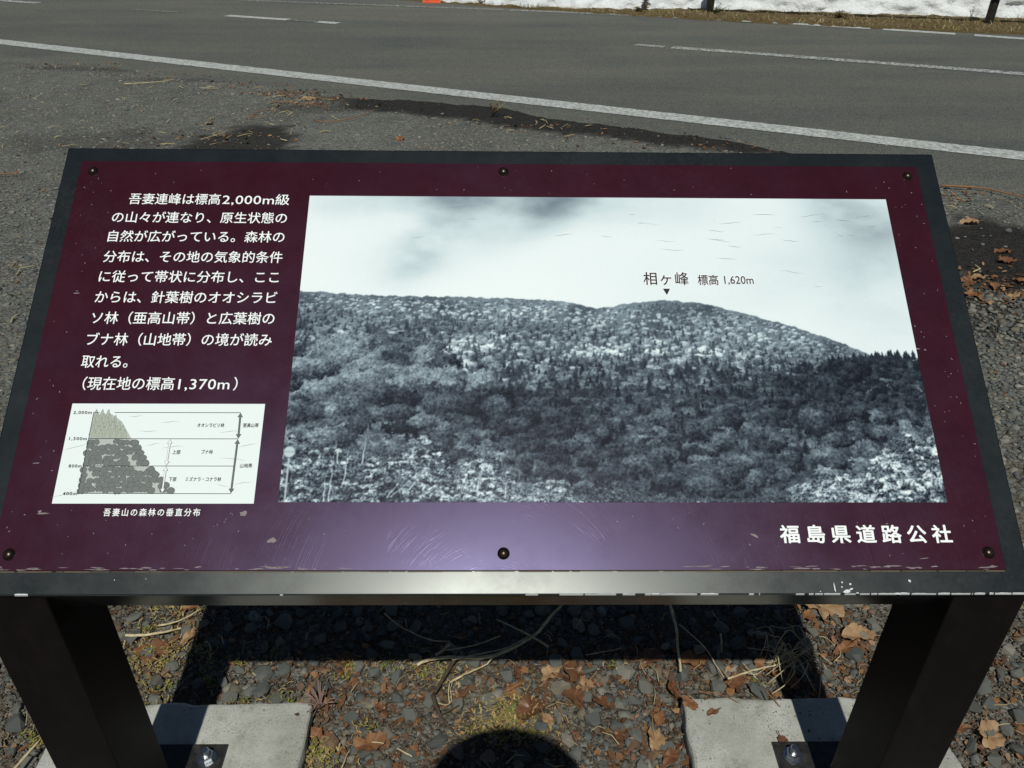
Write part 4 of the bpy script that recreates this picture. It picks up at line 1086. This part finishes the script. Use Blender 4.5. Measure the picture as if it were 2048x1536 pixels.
if True:
    for x, y, s in [(-.01, 1.14, .05), (.02, 1.13, .05), (-.84, 1.30, .05), (-.80, 1.28, .04), (-.82, 1.42, .04), (-.40, 1.04, .025), (-.14, 1.25, .04)]:
        for j in range(240 if s > .045 else 110):
            px, py = random.gauss(x, s), random.gauss(y, s*.7); L = random.uniform(.004, .011); a = random.uniform(0, 6.28); z = random.uniform(.004, .014); n0 = len(V2); w = random.uniform(.0006, .0018); le = random.uniform(0, .8)
            for t in (0, 1):
                for sg in (-1, 1): V2.append((px+math.cos(a)*L*t-math.sin(a)*sg*w, py+math.sin(a)*L*t+math.cos(a)*sg*w, z+L*le*t))
            F2.append((n0, n0+1, n0+3, n0+2))
tag(mesh_obj('moss', V, F, M_moss), 'tiny yellow-green weeds between the stones', kind='stuff')
tag(mesh_obj('dry_moss', V2, F2, M_dry), 'tan dry moss and rootlets between the stones', kind='stuff')
# loose bits of straw
V, F = [], []
random.seed(47)
for i in range(330):
    if i < 170: x, y = random.uniform(-1.3, 1.4), random.uniform(.95, 1.55)
    elif i < 260: x, y = random.uniform(-4.6, -1.2), random.uniform(2.5, 8.2)
    else: x, y = random.choice([(2.2, 3.5), (2.6, 4.6), (-1.6, 6.9), (-2.1, 5.8), (.3, 6.3)]); x += random.gauss(0, .35); y += random.gauss(0, .2)
    if on_foot(np.array([x]), np.array([y]))[0]: continue
    if y > float(road_edge(x)): continue
    L = random.uniform(.012, .05)*(1 if y < 2 else 2.2); a = random.uniform(0, 3.14); z = gzf(x, y)+.012; w = random.uniform(.0005, .0012)*(1 if y < 2 else 3.0)
    b_ = random.uniform(-.3, .3)*L
    p = [(x-math.cos(a)*L/2, y-math.sin(a)*L/2, z), (x-math.sin(a)*b_, y+math.cos(a)*b_, z+.006), (x+math.cos(a)*L/2, y+math.sin(a)*L/2, z+.002)]
    tv, tf = tube(p, [w, w, w*.6], 4); n0 = len(V); V += tv; F += [tuple(n0+q for q in f) for f in tf]
tag(mesh_obj('straw_bits', V, F, M_straw), 'short loose bits of straw on the gravel', kind='stuff')

# ---- single fallen leaves
def leaf_mat(name, c1, c2, c3, rough=.6):
    k = NM(name, rough, .35)
    c = k.mix(k.ramp(k.noise(28, 5, .65), [(.3, 0), (.7, 1)]), c1, c2)
    vein = k.ramp(k.math('ABSOLUTE', k.noise(34, 2, .5, k.co((1, 3.2, 1)), 1.2), 0), [(.47, 0), (.50, 1), (.53, 0)])
    c = k.mix(k.math('MULTIPLY', vein, .45), c, c3); k.color(c); k.bump(k.noise(60, 4), .5, .002)
    return k.m
LM = {'tan': leaf_mat('tan_dead_leaf', (.22, .13, .065), (.38, .25, .13), (.26, .13, .05)), 'brown': leaf_mat('red_brown_dead_leaf', (.105, .050, .026), (.165, .078, .036), (.09, .035, .014), .42),
      'dark': leaf_mat('dark_brown_dead_leaf', (.12, .052, .024), (.19, .085, .038), (.06, .028, .014)), 'orange': leaf_mat('orange_brown_dead_leaf', (.16, .070, .030), (.25, .125, .052), (.17, .06, .02))}
def leaf_obj(kind, size, mat, seed, curl):
    r = random.Random(seed); n = 56; V = []; F = []
    def radius(a):
        if kind == 'lobed': 
            q = abs(math.cos(2.5*a)); return (.60+.40*q**1.3)*(1-.16*abs(math.sin(11*a+seed)))*(1 if abs(a) < 2.6 else .7)*(1+.28*noise.noise(Vector((math.cos(a)*1.3, math.sin(a)*1.3, seed*2.1))))
        if kind == 'torn':
            e = .80/math.sqrt((math.cos(a))**2+(math.sin(a)/.62)**2)
            N = lambda fr, o: noise.noise(Vector((math.cos(a)*fr, math.sin(a)*fr, seed*1.7+o)))
            return max(.18, e*(1+.45*N(1.4, 0)+.22*N(4, 5))+.06*N(12, 9))
        return 1.0/(math.sqrt((math.cos(a)/1.0)**2+(math.sin(a)/.66)**2))*(1+.18*noise.noise(Vector((math.cos(a)*1.5, math.sin(a)*1.5, seed*1.9))))
    tops = []
    for ring, f in enumerate((0, .33, .66, 1.0)):
        if ring == 0: V.append(Vector((0, 0, 0))); continue
        for i in range(n):
            a = -math.pi+2*math.pi*i/n; R = radius(a)*f*size/1.6
            x, y = R*math.cos(a), R*math.sin(a)
            z = curl*(1.4*(y/size)**2*size*1.6+.7*(x/size)**2*size*math.sin(seed*2.1))+.10*size*abs(y/size+.05*math.sin(x/size*6))*(1.2 if seed % 3 else -.6)+.22*size*noise.noise(Vector((x/size*4, y/size*4, seed*1.3)))*f+.06*size*noise.noise(Vector((x/size*11, y/size*11, seed*1.3)))*f+.03*size*abs(math.sin(2.5*a))*f
            V.append(Vector((x, y, z)))
    for i in range(n): F.append((0, 1+i, 1+(i+1) % n))
    for ring in range(2):
        b0 = 1+ring*n
        for i in range(n): F.append((b0+i, b0+n+i, b0+n+(i+1) % n, b0+(i+1) % n))
    m = len(V)
    # stalk
    tv, tf = tube([(-.1*size, 0, .001), (-size*.55, .02*size, .004), (-size*.85, .07*size, .010)], [.0011, .0009, .0012], 5)
    V += tv; F += [tuple(m+q for q in f) for f in tf]
    return mesh_obj('fallen_leaf', V, F, mat, smooth=True)
LEAVES = [ # x, y, kind, size, colour, turn, label
 (.102,1.257,'torn',.062,'tan',.5,'tan torn leaf lying flat just beyond the head shadow'),
 (.150,1.262,'torn',.080,'brown',1.9,'large red-brown leaf touching the tan torn leaf in the middle'),
 (.178,1.222,'torn',.060,'tan',.9,'crumpled pale leaf lying across a red-brown leaf heap'),
 (.152,1.192,'torn',.070,'brown',-.9,'ragged red-brown leaf pointing towards the head shadow'),
 (.053,1.158,'oval',.074,'brown',.8,'glossy rounded brown leaf at the edge of the head shadow'),
 (.089,1.131,'torn',.042,'tan',2.2,'small tan leaf half in the head shadow'),
 (.020,1.257,'oval',.036,'brown',1.35,'narrow brown leaf standing on edge between round grey stones'),
 (.012,1.207,'oval',.040,'orange',.45,'thin curled orange-brown leaf strip beside the dry moss'),
 (.217,1.178,'torn',.058,'brown',2.6,'red-brown leaf with upturned edge in the brown leaf mat'),
 (-.296,1.066,'torn',.080,'orange',.3,'orange-brown crumpled leaf between large stones near the left footing'),
 (-.200,1.049,'torn',.042,'orange',1.2,'small orange leaf beside a loose straw bit'),
 (-.418,1.092,'torn',.050,'orange',-.2,'curled brown leaf leaning on the corner of the left footing'),
 (-.188,1.184,'torn',.042,'brown',.1,'brown leaf under the lower end of the dark twig'),
 (-.110,1.186,'torn',.048,'brown',1.0,'brown leaf beside the bent white straw'),
 (-.282,1.152,'torn',.040,'brown',-.7,'folded brown leaf beside an oval grey stone'),
 (-.388,1.285,'torn',.055,'brown',.2,'brown leaf at the shadow edge behind the left footing'),
 (.798,1.462,'lobed',.105,'tan',-1.2,'large tan lobed leaf right of the board shadow'),
 (.758,1.440,'torn',.055,'orange',.6,'small orange leaf tucked against the large tan lobed leaf'),
 (.860,1.375,'torn',.085,'tan',.1,'long pinkish tan leaf wedged between stones near the right leg'),
 (.815,1.340,'torn',.060,'orange',.5,'orange-brown leaf scrap in the gap beside the right leg'),
 (.530,1.240,'torn',.085,'dark',.4,'broad dark brown leaf behind the right footing'),
 (.612,1.277,'torn',.070,'orange',-.5,'orange leaf beside the tangle of dry roots'),
 (.655,1.245,'oval',.050,'orange',-1.1,'narrow orange leaf at the edge of the leg shadow'),
 (.442,1.300,'oval',.060,'orange',.1,'bright orange-brown leaf at the shadow edge behind the right footing'),
 (.335,1.302,'torn',.085,'brown',.1,'wide flat rusty leaf along the board shadow'),
 (.338,1.140,'torn',.044,'orange',1.3,'small orange-brown leaf between two big grey stones'),
 (.248,1.100,'torn',.050,'brown',1.4,'small ragged red-brown leaf in the middle of the gravel'),
 (.322,1.083,'torn',.070,'tan',1.7,'light brown crumpled leaf left of the right footing'),
 (.350,1.048,'torn',.070,'dark',.8,'dark brown leaf with a hooked tip beside the right footing'),
 (.402,1.150,'torn',.045,'orange',2.4,'orange shredded leaf on the left edge of the right footing'),
 (.447,1.128,'torn',.028,'dark',.3,'small dark leaf scrap lying on the right footing'),
 (.585,1.062,'oval',.026,'dark',2.0,'tiny brown leaf leaning on the right base plate'),
 (.380,1.215,'oval',.050,'dark',1.5,'upright brown leaf at the corner behind the right footing'),
 (1.056,1.105,'torn',.085,'tan',1.4,'light tan ragged leaf outside the right leg'),
 (1.000,1.125,'torn',.050,'orange',.5,'orange leaf scrap beside the far corner of the right footing'),
 (-.845,1.300,'torn',.095,'dark',.2,'broad purplish brown leaf pressed flat beside the left leg'),
 (-.796,1.440,'torn',.060,'orange',.6,'orange-brown leaf under the board edge near the left leg'),
 (-.775,1.345,'torn',.050,'tan',.9,'pinkish tan leaf at the edge of the left leg shadow'),
 (2.060,3.455,'torn',.10,'orange',.4,'orange leaf closest to the board frame on the damp ground'),
 (2.155,3.385,'torn',.09,'orange',.9,'orange leaf beside the pale curled leaf on the damp ground'),
 (2.015,3.300,'oval',.09,'orange',.1,'small orange leaf lowest on the damp dark patch'),
 (2.180,3.275,'torn',.10,'tan',.5,'pale tan leaf at the lower edge of the damp patch'),
 (2.350,3.680,'torn',.14,'dark',.1,'wide reddish leaf lying alone on the damp patch'),
 (2.395,3.800,'oval',.10,'dark',.1,'small red leaf farthest up on the damp patch'),
 (2.120,3.480,'oval',.09,'tan',.0,'pale leaf edge on the damp patch near the board'),
 (2.300,3.440,'torn',.12,'orange',1.9,'bright curled orange leaf on the right of the damp patch'),
 (2.420,4.205,'oval',.13,'tan',.02,'long pale yellow leaf above the damp patch'),
 (-1.715,7.075,'torn',.17,'tan',.1,'yellow-tan leaf among straw by the asphalt edge'),
 (-2.270,6.230,'oval',.08,'tan',.7,'small pale leaf above the dark damp spot behind the board'),
 (-.810,5.830,'oval',.11,'orange',1.3,'single brown leaf standing on the gravel behind the board'),
]
for i, (x, y, kd, sz, mt, rz, lb) in enumerate(LEAVES):
    o = leaf_obj(kd, sz*(.86 if y < 2 else .62), LM[mt], i+1, .16+.25*((i*37) % 10)/10)
    onf = bool(on_foot(np.array([x]), np.array([y]))[0])
    o.location = (x, y, .050 if onf else gzf(x, y)+(.010 if y < 2 else .009)); o.rotation_euler = (.10*math.sin(i*3.7), .12*math.cos(i*2.3), rz+math.pi)
    if i in (20, 24, 28): o.scale = (.8, .8, .6)
    if i in (6, 7, 11, 32): o.rotation_euler = (.7, .1, rz)
    tag(o, lb, 'leaf', 'fallen leaves')

# ---- dry stems and twigs
M_stem = NM('bleached_dry_stem', .6, .3)
M_stem.color(M_stem.mix(M_stem.ramp(M_stem.noise(60, 4, .6, M_stem.co((1, 1, 1))), [(.35, 0), (.65, 1)]), (.36, .28, .14), (.60, .52, .33))); M_stem = M_stem.m
M_twig = NM('dark_twig_bark', .8, .2)
M_twig.color(M_twig.mix(M_twig.noise(80, 4), (.045, .034, .024), (.11, .085, .06))); M_twig = M_twig.m
M_red = NM('reddish_pine_straw', .7, .3)
M_red.color(M_red.mix(M_red.noise(50, 3), (.20, .085, .035), (.32, .16, .07))); M_red = M_red.m
def smooth_path(pts, n=5):
    out = []
    P = [Vector(p) for p in pts]
    for i in range(len(P)-1):
        p0 = P[max(i-1, 0)]; p1 = P[i]; p2 = P[i+1]; p3 = P[min(i+2, len(P)-1)]
        for j in range(n):
            t = j/n
            out.append(.5*((2*p1)+(-p0+p2)*t+(2*p0-5*p1+4*p2-p3)*t*t+(-p0+3*p1-3*p2+p3)*t**3))
    out.append(P[-1]); return out
def stem(name, pts, r, mat, label, cat, group, lift=.018, taper=.5, rough=.0008, lifts=None, extra=None):
    P3 = [(x, y, gzf(x, y)+(lifts[i] if lifts else lift)) for i, (x, y) in enumerate(pts)]
    Q = smooth_path(P3); n = len(Q)
    Q = [q+Vector((random.uniform(-rough, rough), random.uniform(-rough, rough), random.uniform(-rough, rough)*.5)) for q in Q]
    V, F = tube(Q, [r*(1-(1-taper)*i/(n-1))*random.uniform(.85, 1.15) for i in range(n)], 6)
    for ex, er in (extra or []):
        tv, tf = tube(smooth_path([(x, y, gzf(x, y)+z) for x, y, z in ex], 4), er, 5); n0 = len(V); V += tv; F += [tuple(n0+q for q in f) for f in tf]
    o = mesh_obj(name, V, F, mat, smooth=True); tag(o, label, cat, group); return o
random.seed(61)
G1 = 'dry stems on the gravel'
stem('dry_straw', [(-.924,1.34),(-.882,1.341),(-.837,1.351),(-.797,1.364)], .0042, M_stem, 'thick pale dry stem lying beside the left leg', 'straw', G1)
stem('dry_straw', [(-.853,1.363),(-.826,1.371),(-.795,1.388),(-.766,1.417),(-.73,1.45)], .0026, M_stem, 'bent thin stem crossing behind the thick pale stem by the left leg', 'straw', G1, .026)
stem('dry_straw', [(-.212,1.257),(-.184,1.272),(-.131,1.28),(-.066,1.279),(-.002,1.3),(.065,1.35),(.103,1.404),(.15,1.466)], .0042, M_stem, 'longest dry grass stem running from the sunlit gravel up into the board shadow', 'straw', G1, .030, .9,
     extra=[([(-.131,1.272,.03),(-.06,1.29,.032),(.0,1.31,.03),(.05,1.345,.03)], .0018), ([(-.15,1.30,.028),(-.08,1.315,.03),(-.02,1.345,.028)], .0014), ([(-.17,1.285,.03),(-.155,1.30,.028),(-.14,1.32,.026)], .0030)])
stem('dry_straw', [(-.133,1.215),(-.1,1.237),(-.056,1.261),(-.031,1.29)], .0030, M_stem, 'short pale stem just in front of the longest grass stem', 'straw', G1, .024, .6, extra=[([(-.133,1.215,.024),(-.134,1.19,.02),(-.13,1.165,.016)], .0016)])
stem('dry_straw', [(-.155,1.165),(-.135,1.16),(-.126,1.175),(-.130,1.205),(-.122,1.226),(-.11,1.205)], .0016, M_stem, 'hooked white grass blade beside the dark twigs', 'straw', G1)
stem('dry_straw', [(.094,1.311),(.053,1.342),(.004,1.372),(-.03,1.39)], .0028, M_stem, 'stem crossing the longest grass stem inside the board shadow', 'straw', G1, .034)
stem('dry_straw', [(.405,1.455),(.409,1.379),(.405,1.319),(.4,1.248)], .0040, M_stem, 'straight pale stem pointing out of the board shadow towards the right footing', 'straw', G1, .03, .7)
stem('dry_straw', [(.418,1.386),(.468,1.32),(.487,1.263),(.497,1.236)], .0020, M_stem, 'thin slanting straw meeting another straw in a V', 'straw', G1, .03)
stem('dry_straw', [(.505,1.228),(.566,1.251),(.642,1.273),(.697,1.302),(.736,1.332)], .0026, M_stem, 'long straw behind the right footing rising into the leg shadow', 'straw', G1, .034,
     extra=[([(.606,1.279,.026),(.63,1.282,.03),(.687,1.309,.03)], .0014), ([(.545,1.256,.03),(.57,1.243,.03),(.60,1.262,.03)], .0011), ([(.55,1.275,.03),(.575,1.24,.02)], .0010)])
stem('dry_straw', [(.515,1.358),(.511,1.33),(.506,1.306)], .0028, M_stem, 'short bright stem tip at the edge of the board shadow', 'straw', G1, .03, .3)
stem('dry_straw', [(-.235,1.052),(-.20,1.033)], .0022, M_stem, 'loose straw bit pointing at a small orange leaf', 'straw', G1, .02)
stem('dry_straw', [(-.287,1.056),(-.261,1.054)], .0020, M_stem, 'short straw bit on an orange-brown crumpled leaf', 'straw', G1, .034)
stem('dry_straw', [(.700,1.482),(.764,1.474),(.789,1.451)], .0022, M_stem, 'thin pale stem beside the large tan lobed leaf', 'straw', G1, .028)
stem('dry_straw', [(.183,1.293),(.244,1.307),(.268,1.314)], .0014, M_stem, 'fine straw lying along the wide rusty leaf', 'straw', G1, .028)
stem('dry_straw', [(-.345,1.00),(-.335,1.05)], .0014, M_stem, 'tiny upright straw beside the left footing', 'straw', G1)
stem('dry_straw', [(-1.01,.97),(-.985,1.05)], .0036, M_stem, 'pale stalk leaning on the outer side of the left footing', 'straw', G1, .04)
stem('twig', [(-.12,1.288),(-.145,1.232),(-.165,1.185)], .0046, M_twig, 'upper dark straight twig in the sunlit gravel', 'twig', 'dark twigs', .026, .9)
stem('twig', [(-.169,1.182),(-.15,1.134),(-.118,1.092)], .0046, M_twig, 'lower dark twig pointing down towards the head shadow', 'twig', 'dark twigs', .022, .6, extra=[([(-.148,1.132,.022),(-.125,1.145,.022),(-.108,1.158,.02)], .0018)])
stem('twig', [(-.309,1.41),(-.254,1.364),(-.189,1.331),(-.141,1.327)], .0018, M_stem, 'thin twig curving through the board shadow on the left', 'twig', 'dark twigs', .028)
stem('twig', [(-.002,1.198),(.034,1.222)], .0034, M_red, 'short rust-coloured twig beside the dry moss', 'twig', 'dark twigs', .02)
stem('twig', [(.577,1.187),(.6,1.142)], .0016, M_red, 'short brown twig lying on top of the right footing', 'twig', 'dark twigs', .052)
stem('twig', [(.425,1.178),(.47,1.174),(.51,1.152)], .0012, M_red, 'fine brown twig across the back edge of the right footing', 'twig', 'dark twigs', .053)
stem('twig', [(.105,1.17),(.128,1.12),(.150,1.07)], .0012, M_red, 'thin red root running along the head shadow', 'twig', 'dark twigs', .024)
# tangle of dry roots in the leg shadow
V, F = [], []; random.seed(67)
for i in range(34):
    a = random.uniform(0, 6.28); L = random.uniform(.05, .13); x, y = random.gauss(.665, .03), random.gauss(1.29, .03); b_ = random.uniform(-.5, .5)
    p = [(x+math.cos(a)*L*(t-.5)-math.sin(a)*b_*L*(t*(1-t))*2, y+math.sin(a)*L*(t-.5)+math.cos(a)*b_*L*t*(1-t)*2, .02+.05*math.sin(3.1*t)*random.uniform(.3, 1)) for t in (0, .25, .5, .75, 1)]
    tv, tf = tube(smooth_path(p, 3), random.uniform(.0006, .0013), 4); n0 = len(V); V += tv; F += [tuple(n0+q for q in f) for f in tf]
tag(mesh_obj('root_tangle', V, F, M_stem), 'wiry tangle of dry roots in the shadow of the right leg', 'root tangle')
# spiky dry plant at the corner of the left footing
V, F = [], []; random.seed(68)
for i in range(30):
    a = random.uniform(0, 6.28); L = random.uniform(.02, .06); x, y = -.418, 1.155
    p = [(x, y, .01), (x+math.cos(a)*L*.5, y+math.sin(a)*L*.4, .035), (x+math.cos(a)*L, y+math.sin(a)*L*.8, .035+random.uniform(-.02, .02))]
    tv, tf = tube(smooth_path(p, 3), [.0011]*7, 4); n0 = len(V); V += tv; F += [tuple(n0+q for q in f) for f in tf]
M_pk = NM('pinkish_dry_plant', .7, .3); M_pk.color(M_pk.mix(M_pk.noise(60), (.16, .09, .07), (.36, .25, .20)))
tag(mesh_obj('dry_plant', V, F, M_pk.m), 'pinkish spiky dry plant at the inner corner of the left footing', 'dry plant')
# straws of the lot behind the board
G2 = 'straws behind the board'
for pts, r, m, lb in [
 ([(-3.441,7.559),(-3.241,7.625),(-3.082,7.713)], .008, M_stem, 'long straight yellow straw on the lot, nearest the white edge line'),
 ([(-2.727,7.407),(-2.548,7.39)], .006, M_stem, 'short level straw just below the long straight straw'),
 ([(-2.05,6.382),(-1.873,6.431)], .006, M_red, 'reddish straw left of the forked brown straw'),
 ([(-1.502,6.298),(-1.397,6.24),(-1.248,6.347),(-1.185,6.425),(-1.102,6.634)], .007, M_red, 'forked brown straw with a pale tip behind the board'),
 ([(-2.173,5.746),(-2.112,5.851),(-2.054,5.988)], .005, M_stem, 'thin pale straw across the dark damp spot'),
 ([(-1.777,6.844),(-1.764,6.967),(-1.71,7.096)], .006, M_stem, 'bent straw ending at the yellow-tan leaf'),
 ([(2.515,4.788),(2.73,4.745),(2.84,4.64),(2.95,4.52)], .010, M_red, 'long brown stem lying along the asphalt edge right of the board'),
 ([(-2.012,6.382),(-1.987,6.572),(-1.847,6.639)], .005, M_red, 'curved rusty straw beside the reddish straw'),
 ([(-3.20,4.93),(-3.032,4.96)], .008, M_red, 'rust-coloured stick lying at the left of the gravel lot'),
 ([(-1.975,6.911),(-1.736,6.844),(-1.515,6.745)], .006, M_red, 'flat red-brown straw line below the yellow-tan leaf')]:
    stem('dry_straw', pts, r*.6, m, lb, 'straw', G2, .022)
# weeds: one by the asphalt edge, a few at the snow
M_leafg = M_plant('dull_green_weed', [(0, (.05, .075, .018)), (.5, (.09, .11, .03)), (1, (.13, .12, .04))]); M_leafd = M_plant('withered_weed', [(0, (.16, .11, .05)), (.5, (.28, .21, .10)), (1, (.10, .09, .03))])
def weed(x, y, h, spread, n, mat, label, leafy=.012, seed=1):
    random.seed(seed); V, F = [], []
    for i in range(n):
        a = random.uniform(0, 6.28); L = h*random.uniform(.5, 1); d = spread*random.random()
        p = [(0, 0, 0), (math.cos(a)*d*.4, math.sin(a)*d*.4, L*.55), (math.cos(a)*d, math.sin(a)*d, L)]
        Q = smooth_path(p, 4); tv, tf = tube(Q, [.0035*(1-.7*j/8) for j in range(9)], 4); n0 = len(V); V += tv; F += [tuple(n0+q for q in f) for f in tf]
        for q in Q[2:]:
            for s in range(2):
                b_ = random.uniform(0, 6.28); n0 = len(V); c, s_ = math.cos(b_), math.sin(b_); l = leafy*random.uniform(1, 2.4)
                for u, v, w in ((0, 0, 0), (.5, -.28, .25), (1, 0, .2), (.5, .28, .25)): V.append(q+Vector(((u*c-v*s_)*l, (u*s_+v*c)*l, w*l)))
                F.append((n0, n0+1, n0+2, n0+3))
    o = mesh_obj('weed', V, F, mat); o.location = (x, y, gzf(x, y)+.01); tag(o, label, 'weed', 'weeds along the road'); return o
weed(-.178, 6.50, .13, .12, 9, M_leafd, 'sparse brown weed growing in the damp strip behind the board', .010, 1)
weed(1.73, 12.36, .30, .10, 3, M_leafd, 'tall withered leafy stalk at the snow foot between two posts', .035, 2)
weed(1.62, 12.30, .08, .10, 8, M_leafd, 'low dry weed beside the tall withered stalk', .02, 3)
weed(-.53, 13.16, .12, .14, 12, M_leafd, 'small grass weed between the cone and the first post', .012, 4)
weed(.12, 13.06, .11, .16, 14, M_leafg, 'green weed just right of the first guardrail post', .015, 5)
weed(.52, 13.00, .26, .20, 5, M_twig, 'dark bare weed in front of the snow right of the first post', .022, 6)
weed(2.66, 12.14, .13, .18, 16, M_leafg, 'green grass tuft at the foot of the middle post', .014, 7)
weed(4.2, 11.72, .12, .16, 18, M_leafd, 'straw-coloured tuft halfway between the right-hand posts', .016, 8)
weed(5.75, 11.45, .20, .28, 6, M_leafd, 'thin withered twigs beside the rightmost post', .010, 9)

# ================================================================= the photographer (casts the round shadow on the gravel)
person = empty('person', (0, -.16, 0)); tag(person, 'person in a brimmed hat holding up a camera, casting the round shadow', 'person')
def skin_body(name, joints, edges, mat, parent, root=0, sub=2):
    me = bpy.data.meshes.new(name); me.from_pydata([j[:3] for j in joints], edges, [])
    o = bpy.data.objects.new(name, me); COL.objects.link(o)
    sk = o.modifiers.new('s', 'SKIN'); sk.use_smooth_shade = True
    for i, j in enumerate(joints):
        r = j[3]; me.skin_vertices[0].data[i].radius = (r, r) if not hasattr(r, '__len__') else r
        me.skin_vertices[0].data[i].use_root = (i == root)
    su = o.modifiers.new('u', 'SUBSURF'); su.levels = sub; su.render_levels = sub
    bpy.context.view_layer.update()
    m2 = bpy.data.meshes.new_from_object(o.evaluated_get(bpy.context.evaluated_depsgraph_get()))
    o.modifiers.clear(); o.data = m2; bpy.data.meshes.remove(me)
    m2.materials.clear(); m2.materials.append(mat); m2.polygons.foreach_set('use_smooth', [True]*len(m2.polygons)); o.parent = parent
    return o
M_skin = NM('skin', .5, .4); M_skin.color(M_skin.mix(M_skin.noise(30), (.42, .26, .18), (.50, .32, .23))); M_skin = M_skin.m
M_jkt = NM('navy_jacket', .85, .2); M_jkt.color(M_jkt.mix(M_jkt.noise(60), (.03, .04, .07), (.05, .06, .10))); M_jkt = M_jkt.m
M_trs = NM('grey_trousers', .9, .2); M_trs.color(M_trs.mix(M_trs.noise(60), (.07, .07, .07), (.11, .11, .10))); M_trs = M_trs.m
M_hat = NM('beige_hat_cloth', .9, .2); M_hat.color(M_hat.mix(M_hat.noise(90), (.30, .26, .19), (.38, .33, .25))); M_hat = M_hat.m
J = [(0,-.06,.95,(.16,.11)),(0,-.07,1.12,(.14,.10)),(0,-.08,1.30,(.17,.11)),(0,-.06,1.42,(.15,.09)),(0,-.04,1.50,.058),(0,-.02,1.56,.055),(0,.0,1.62,.085),(0,.005,1.70,.092),(0,0,1.76,.075)]
E_ = [(i, i+1) for i in range(8)]
for s in (-1, 1):
    b = len(J); J += [(s*.17,-.06,1.42,.062),(s*.27,.0,1.24,.048),(s*.24,.09,1.20,.044),(s*.10,.10,1.52,.034),(s*.085,.11,1.575,.030),(s*.075,.125,1.62,(.022,.030)),(s*.09,-.06,.90,.085),(s*.10,-.04,.50,.060),(s*.11,-.08,.10,.040),(s*.115,.0,.045,.038),(s*.12,.10,.03,.032)]
    E_ += [(3, b), (b, b+1), (b+1, b+2), (b+2, b+3), (b+3, b+4), (b+4, b+5), (0, b+6), (b+6, b+7), (b+7, b+8), (b+8, b+9), (b+9, b+10)]
body = skin_body('body', J, E_, M_skin, person)
for s in (-1, 1):
    for f in range(5):
        y0, z0 = .120, 1.61+.012*f
        if f == 4: pts = [(s*.075,.12,1.60,.010),(s*.060,.115,1.605,.0095),(s*.045,.112,1.612,.008)]
        else: pts = [(s*.078,.125,z0,.0095),(s*.068,.148,z0+.012,.009),(s*.048,.155,z0+.014,.0085),(s*(.034+.004*f),.152,z0+.012,.0075)]
        skin_body('finger', pts, [(i, i+1) for i in range(len(pts)-1)], M_skin, body, sub=1)
    skin_body('eye', [(s*.032,.082,1.70,.011),(s*.032,.086,1.70,.009)], [(0, 1)], M_halo if False else M_hat, body, sub=1)
skin_body('nose', [(0,.085,1.69,.011),(0,.104,1.665,.014)], [(0, 1)], M_skin, body, sub=1)
skin_body('jacket', [(0,-.06,.93,(.18,.13)),(0,-.07,1.12,(.17,.125)),(0,-.08,1.30,(.20,.13)),(0,-.06,1.43,(.17,.10)),(0,-.045,1.49,.07)]+[q for s in (-1, 1) for q in [(s*.18,-.06,1.42,.075),(s*.27,.0,1.24,.062),(s*.245,.09,1.20,.058),(s*.12,.10,1.48,.044)]], [(0,1),(1,2),(2,3),(3,4),(3,5),(5,6),(6,7),(7,8),(3,9),(9,10),(10,11),(11,12)], M_jkt, person)
skin_body('trousers', [(0,-.06,.97,(.17,.12))]+[q for s in (-1, 1) for q in [(s*.09,-.06,.88,.10),(s*.10,-.04,.50,.078),(s*.11,-.08,.12,.062)]], [(0,1),(1,2),(2,3),(0,4),(4,5),(5,6)], M_trs, person)
for s in (-1, 1): skin_body('shoe', [(s*.11,-.10,.045,.048),(s*.115,0,.045,.046),(s*.12,.12,.035,.038)], [(0, 1), (1, 2)], M_leg, person, sub=1)
hb = lathe_bm([(.172, -.012), (.150, .000), (.112, .004), (.108, .03), (.100, .085), (.07, .108), (0, .112), (0, .104), (.07, .100), (.094, .08), (.103, 0), (.15, -.006), (.172, -.018)], 40)
hat = bm_obj('hat', hb, M_hat, person, True); hat.location = (.014, .035, 1.725); hat.rotation_euler = (rad(-5), 0, 0)
cmb = empty('compact_camera', (0, -.030, CAM_H-.01)); cmb.rotation_euler = (-_a, 0, 0)
tag(cmb, 'small black compact camera held in both hands of the photographer', 'camera')
bm_obj('camera_body', box_bm(-.05, .05, -.012, .010, -.029, .029, .004, 2), M_bplate, cmb)
bm_obj('shutter_button', box_bm(.022, .036, -.006, .004, .028, .0315, .001, 1), M_steel, cmb)
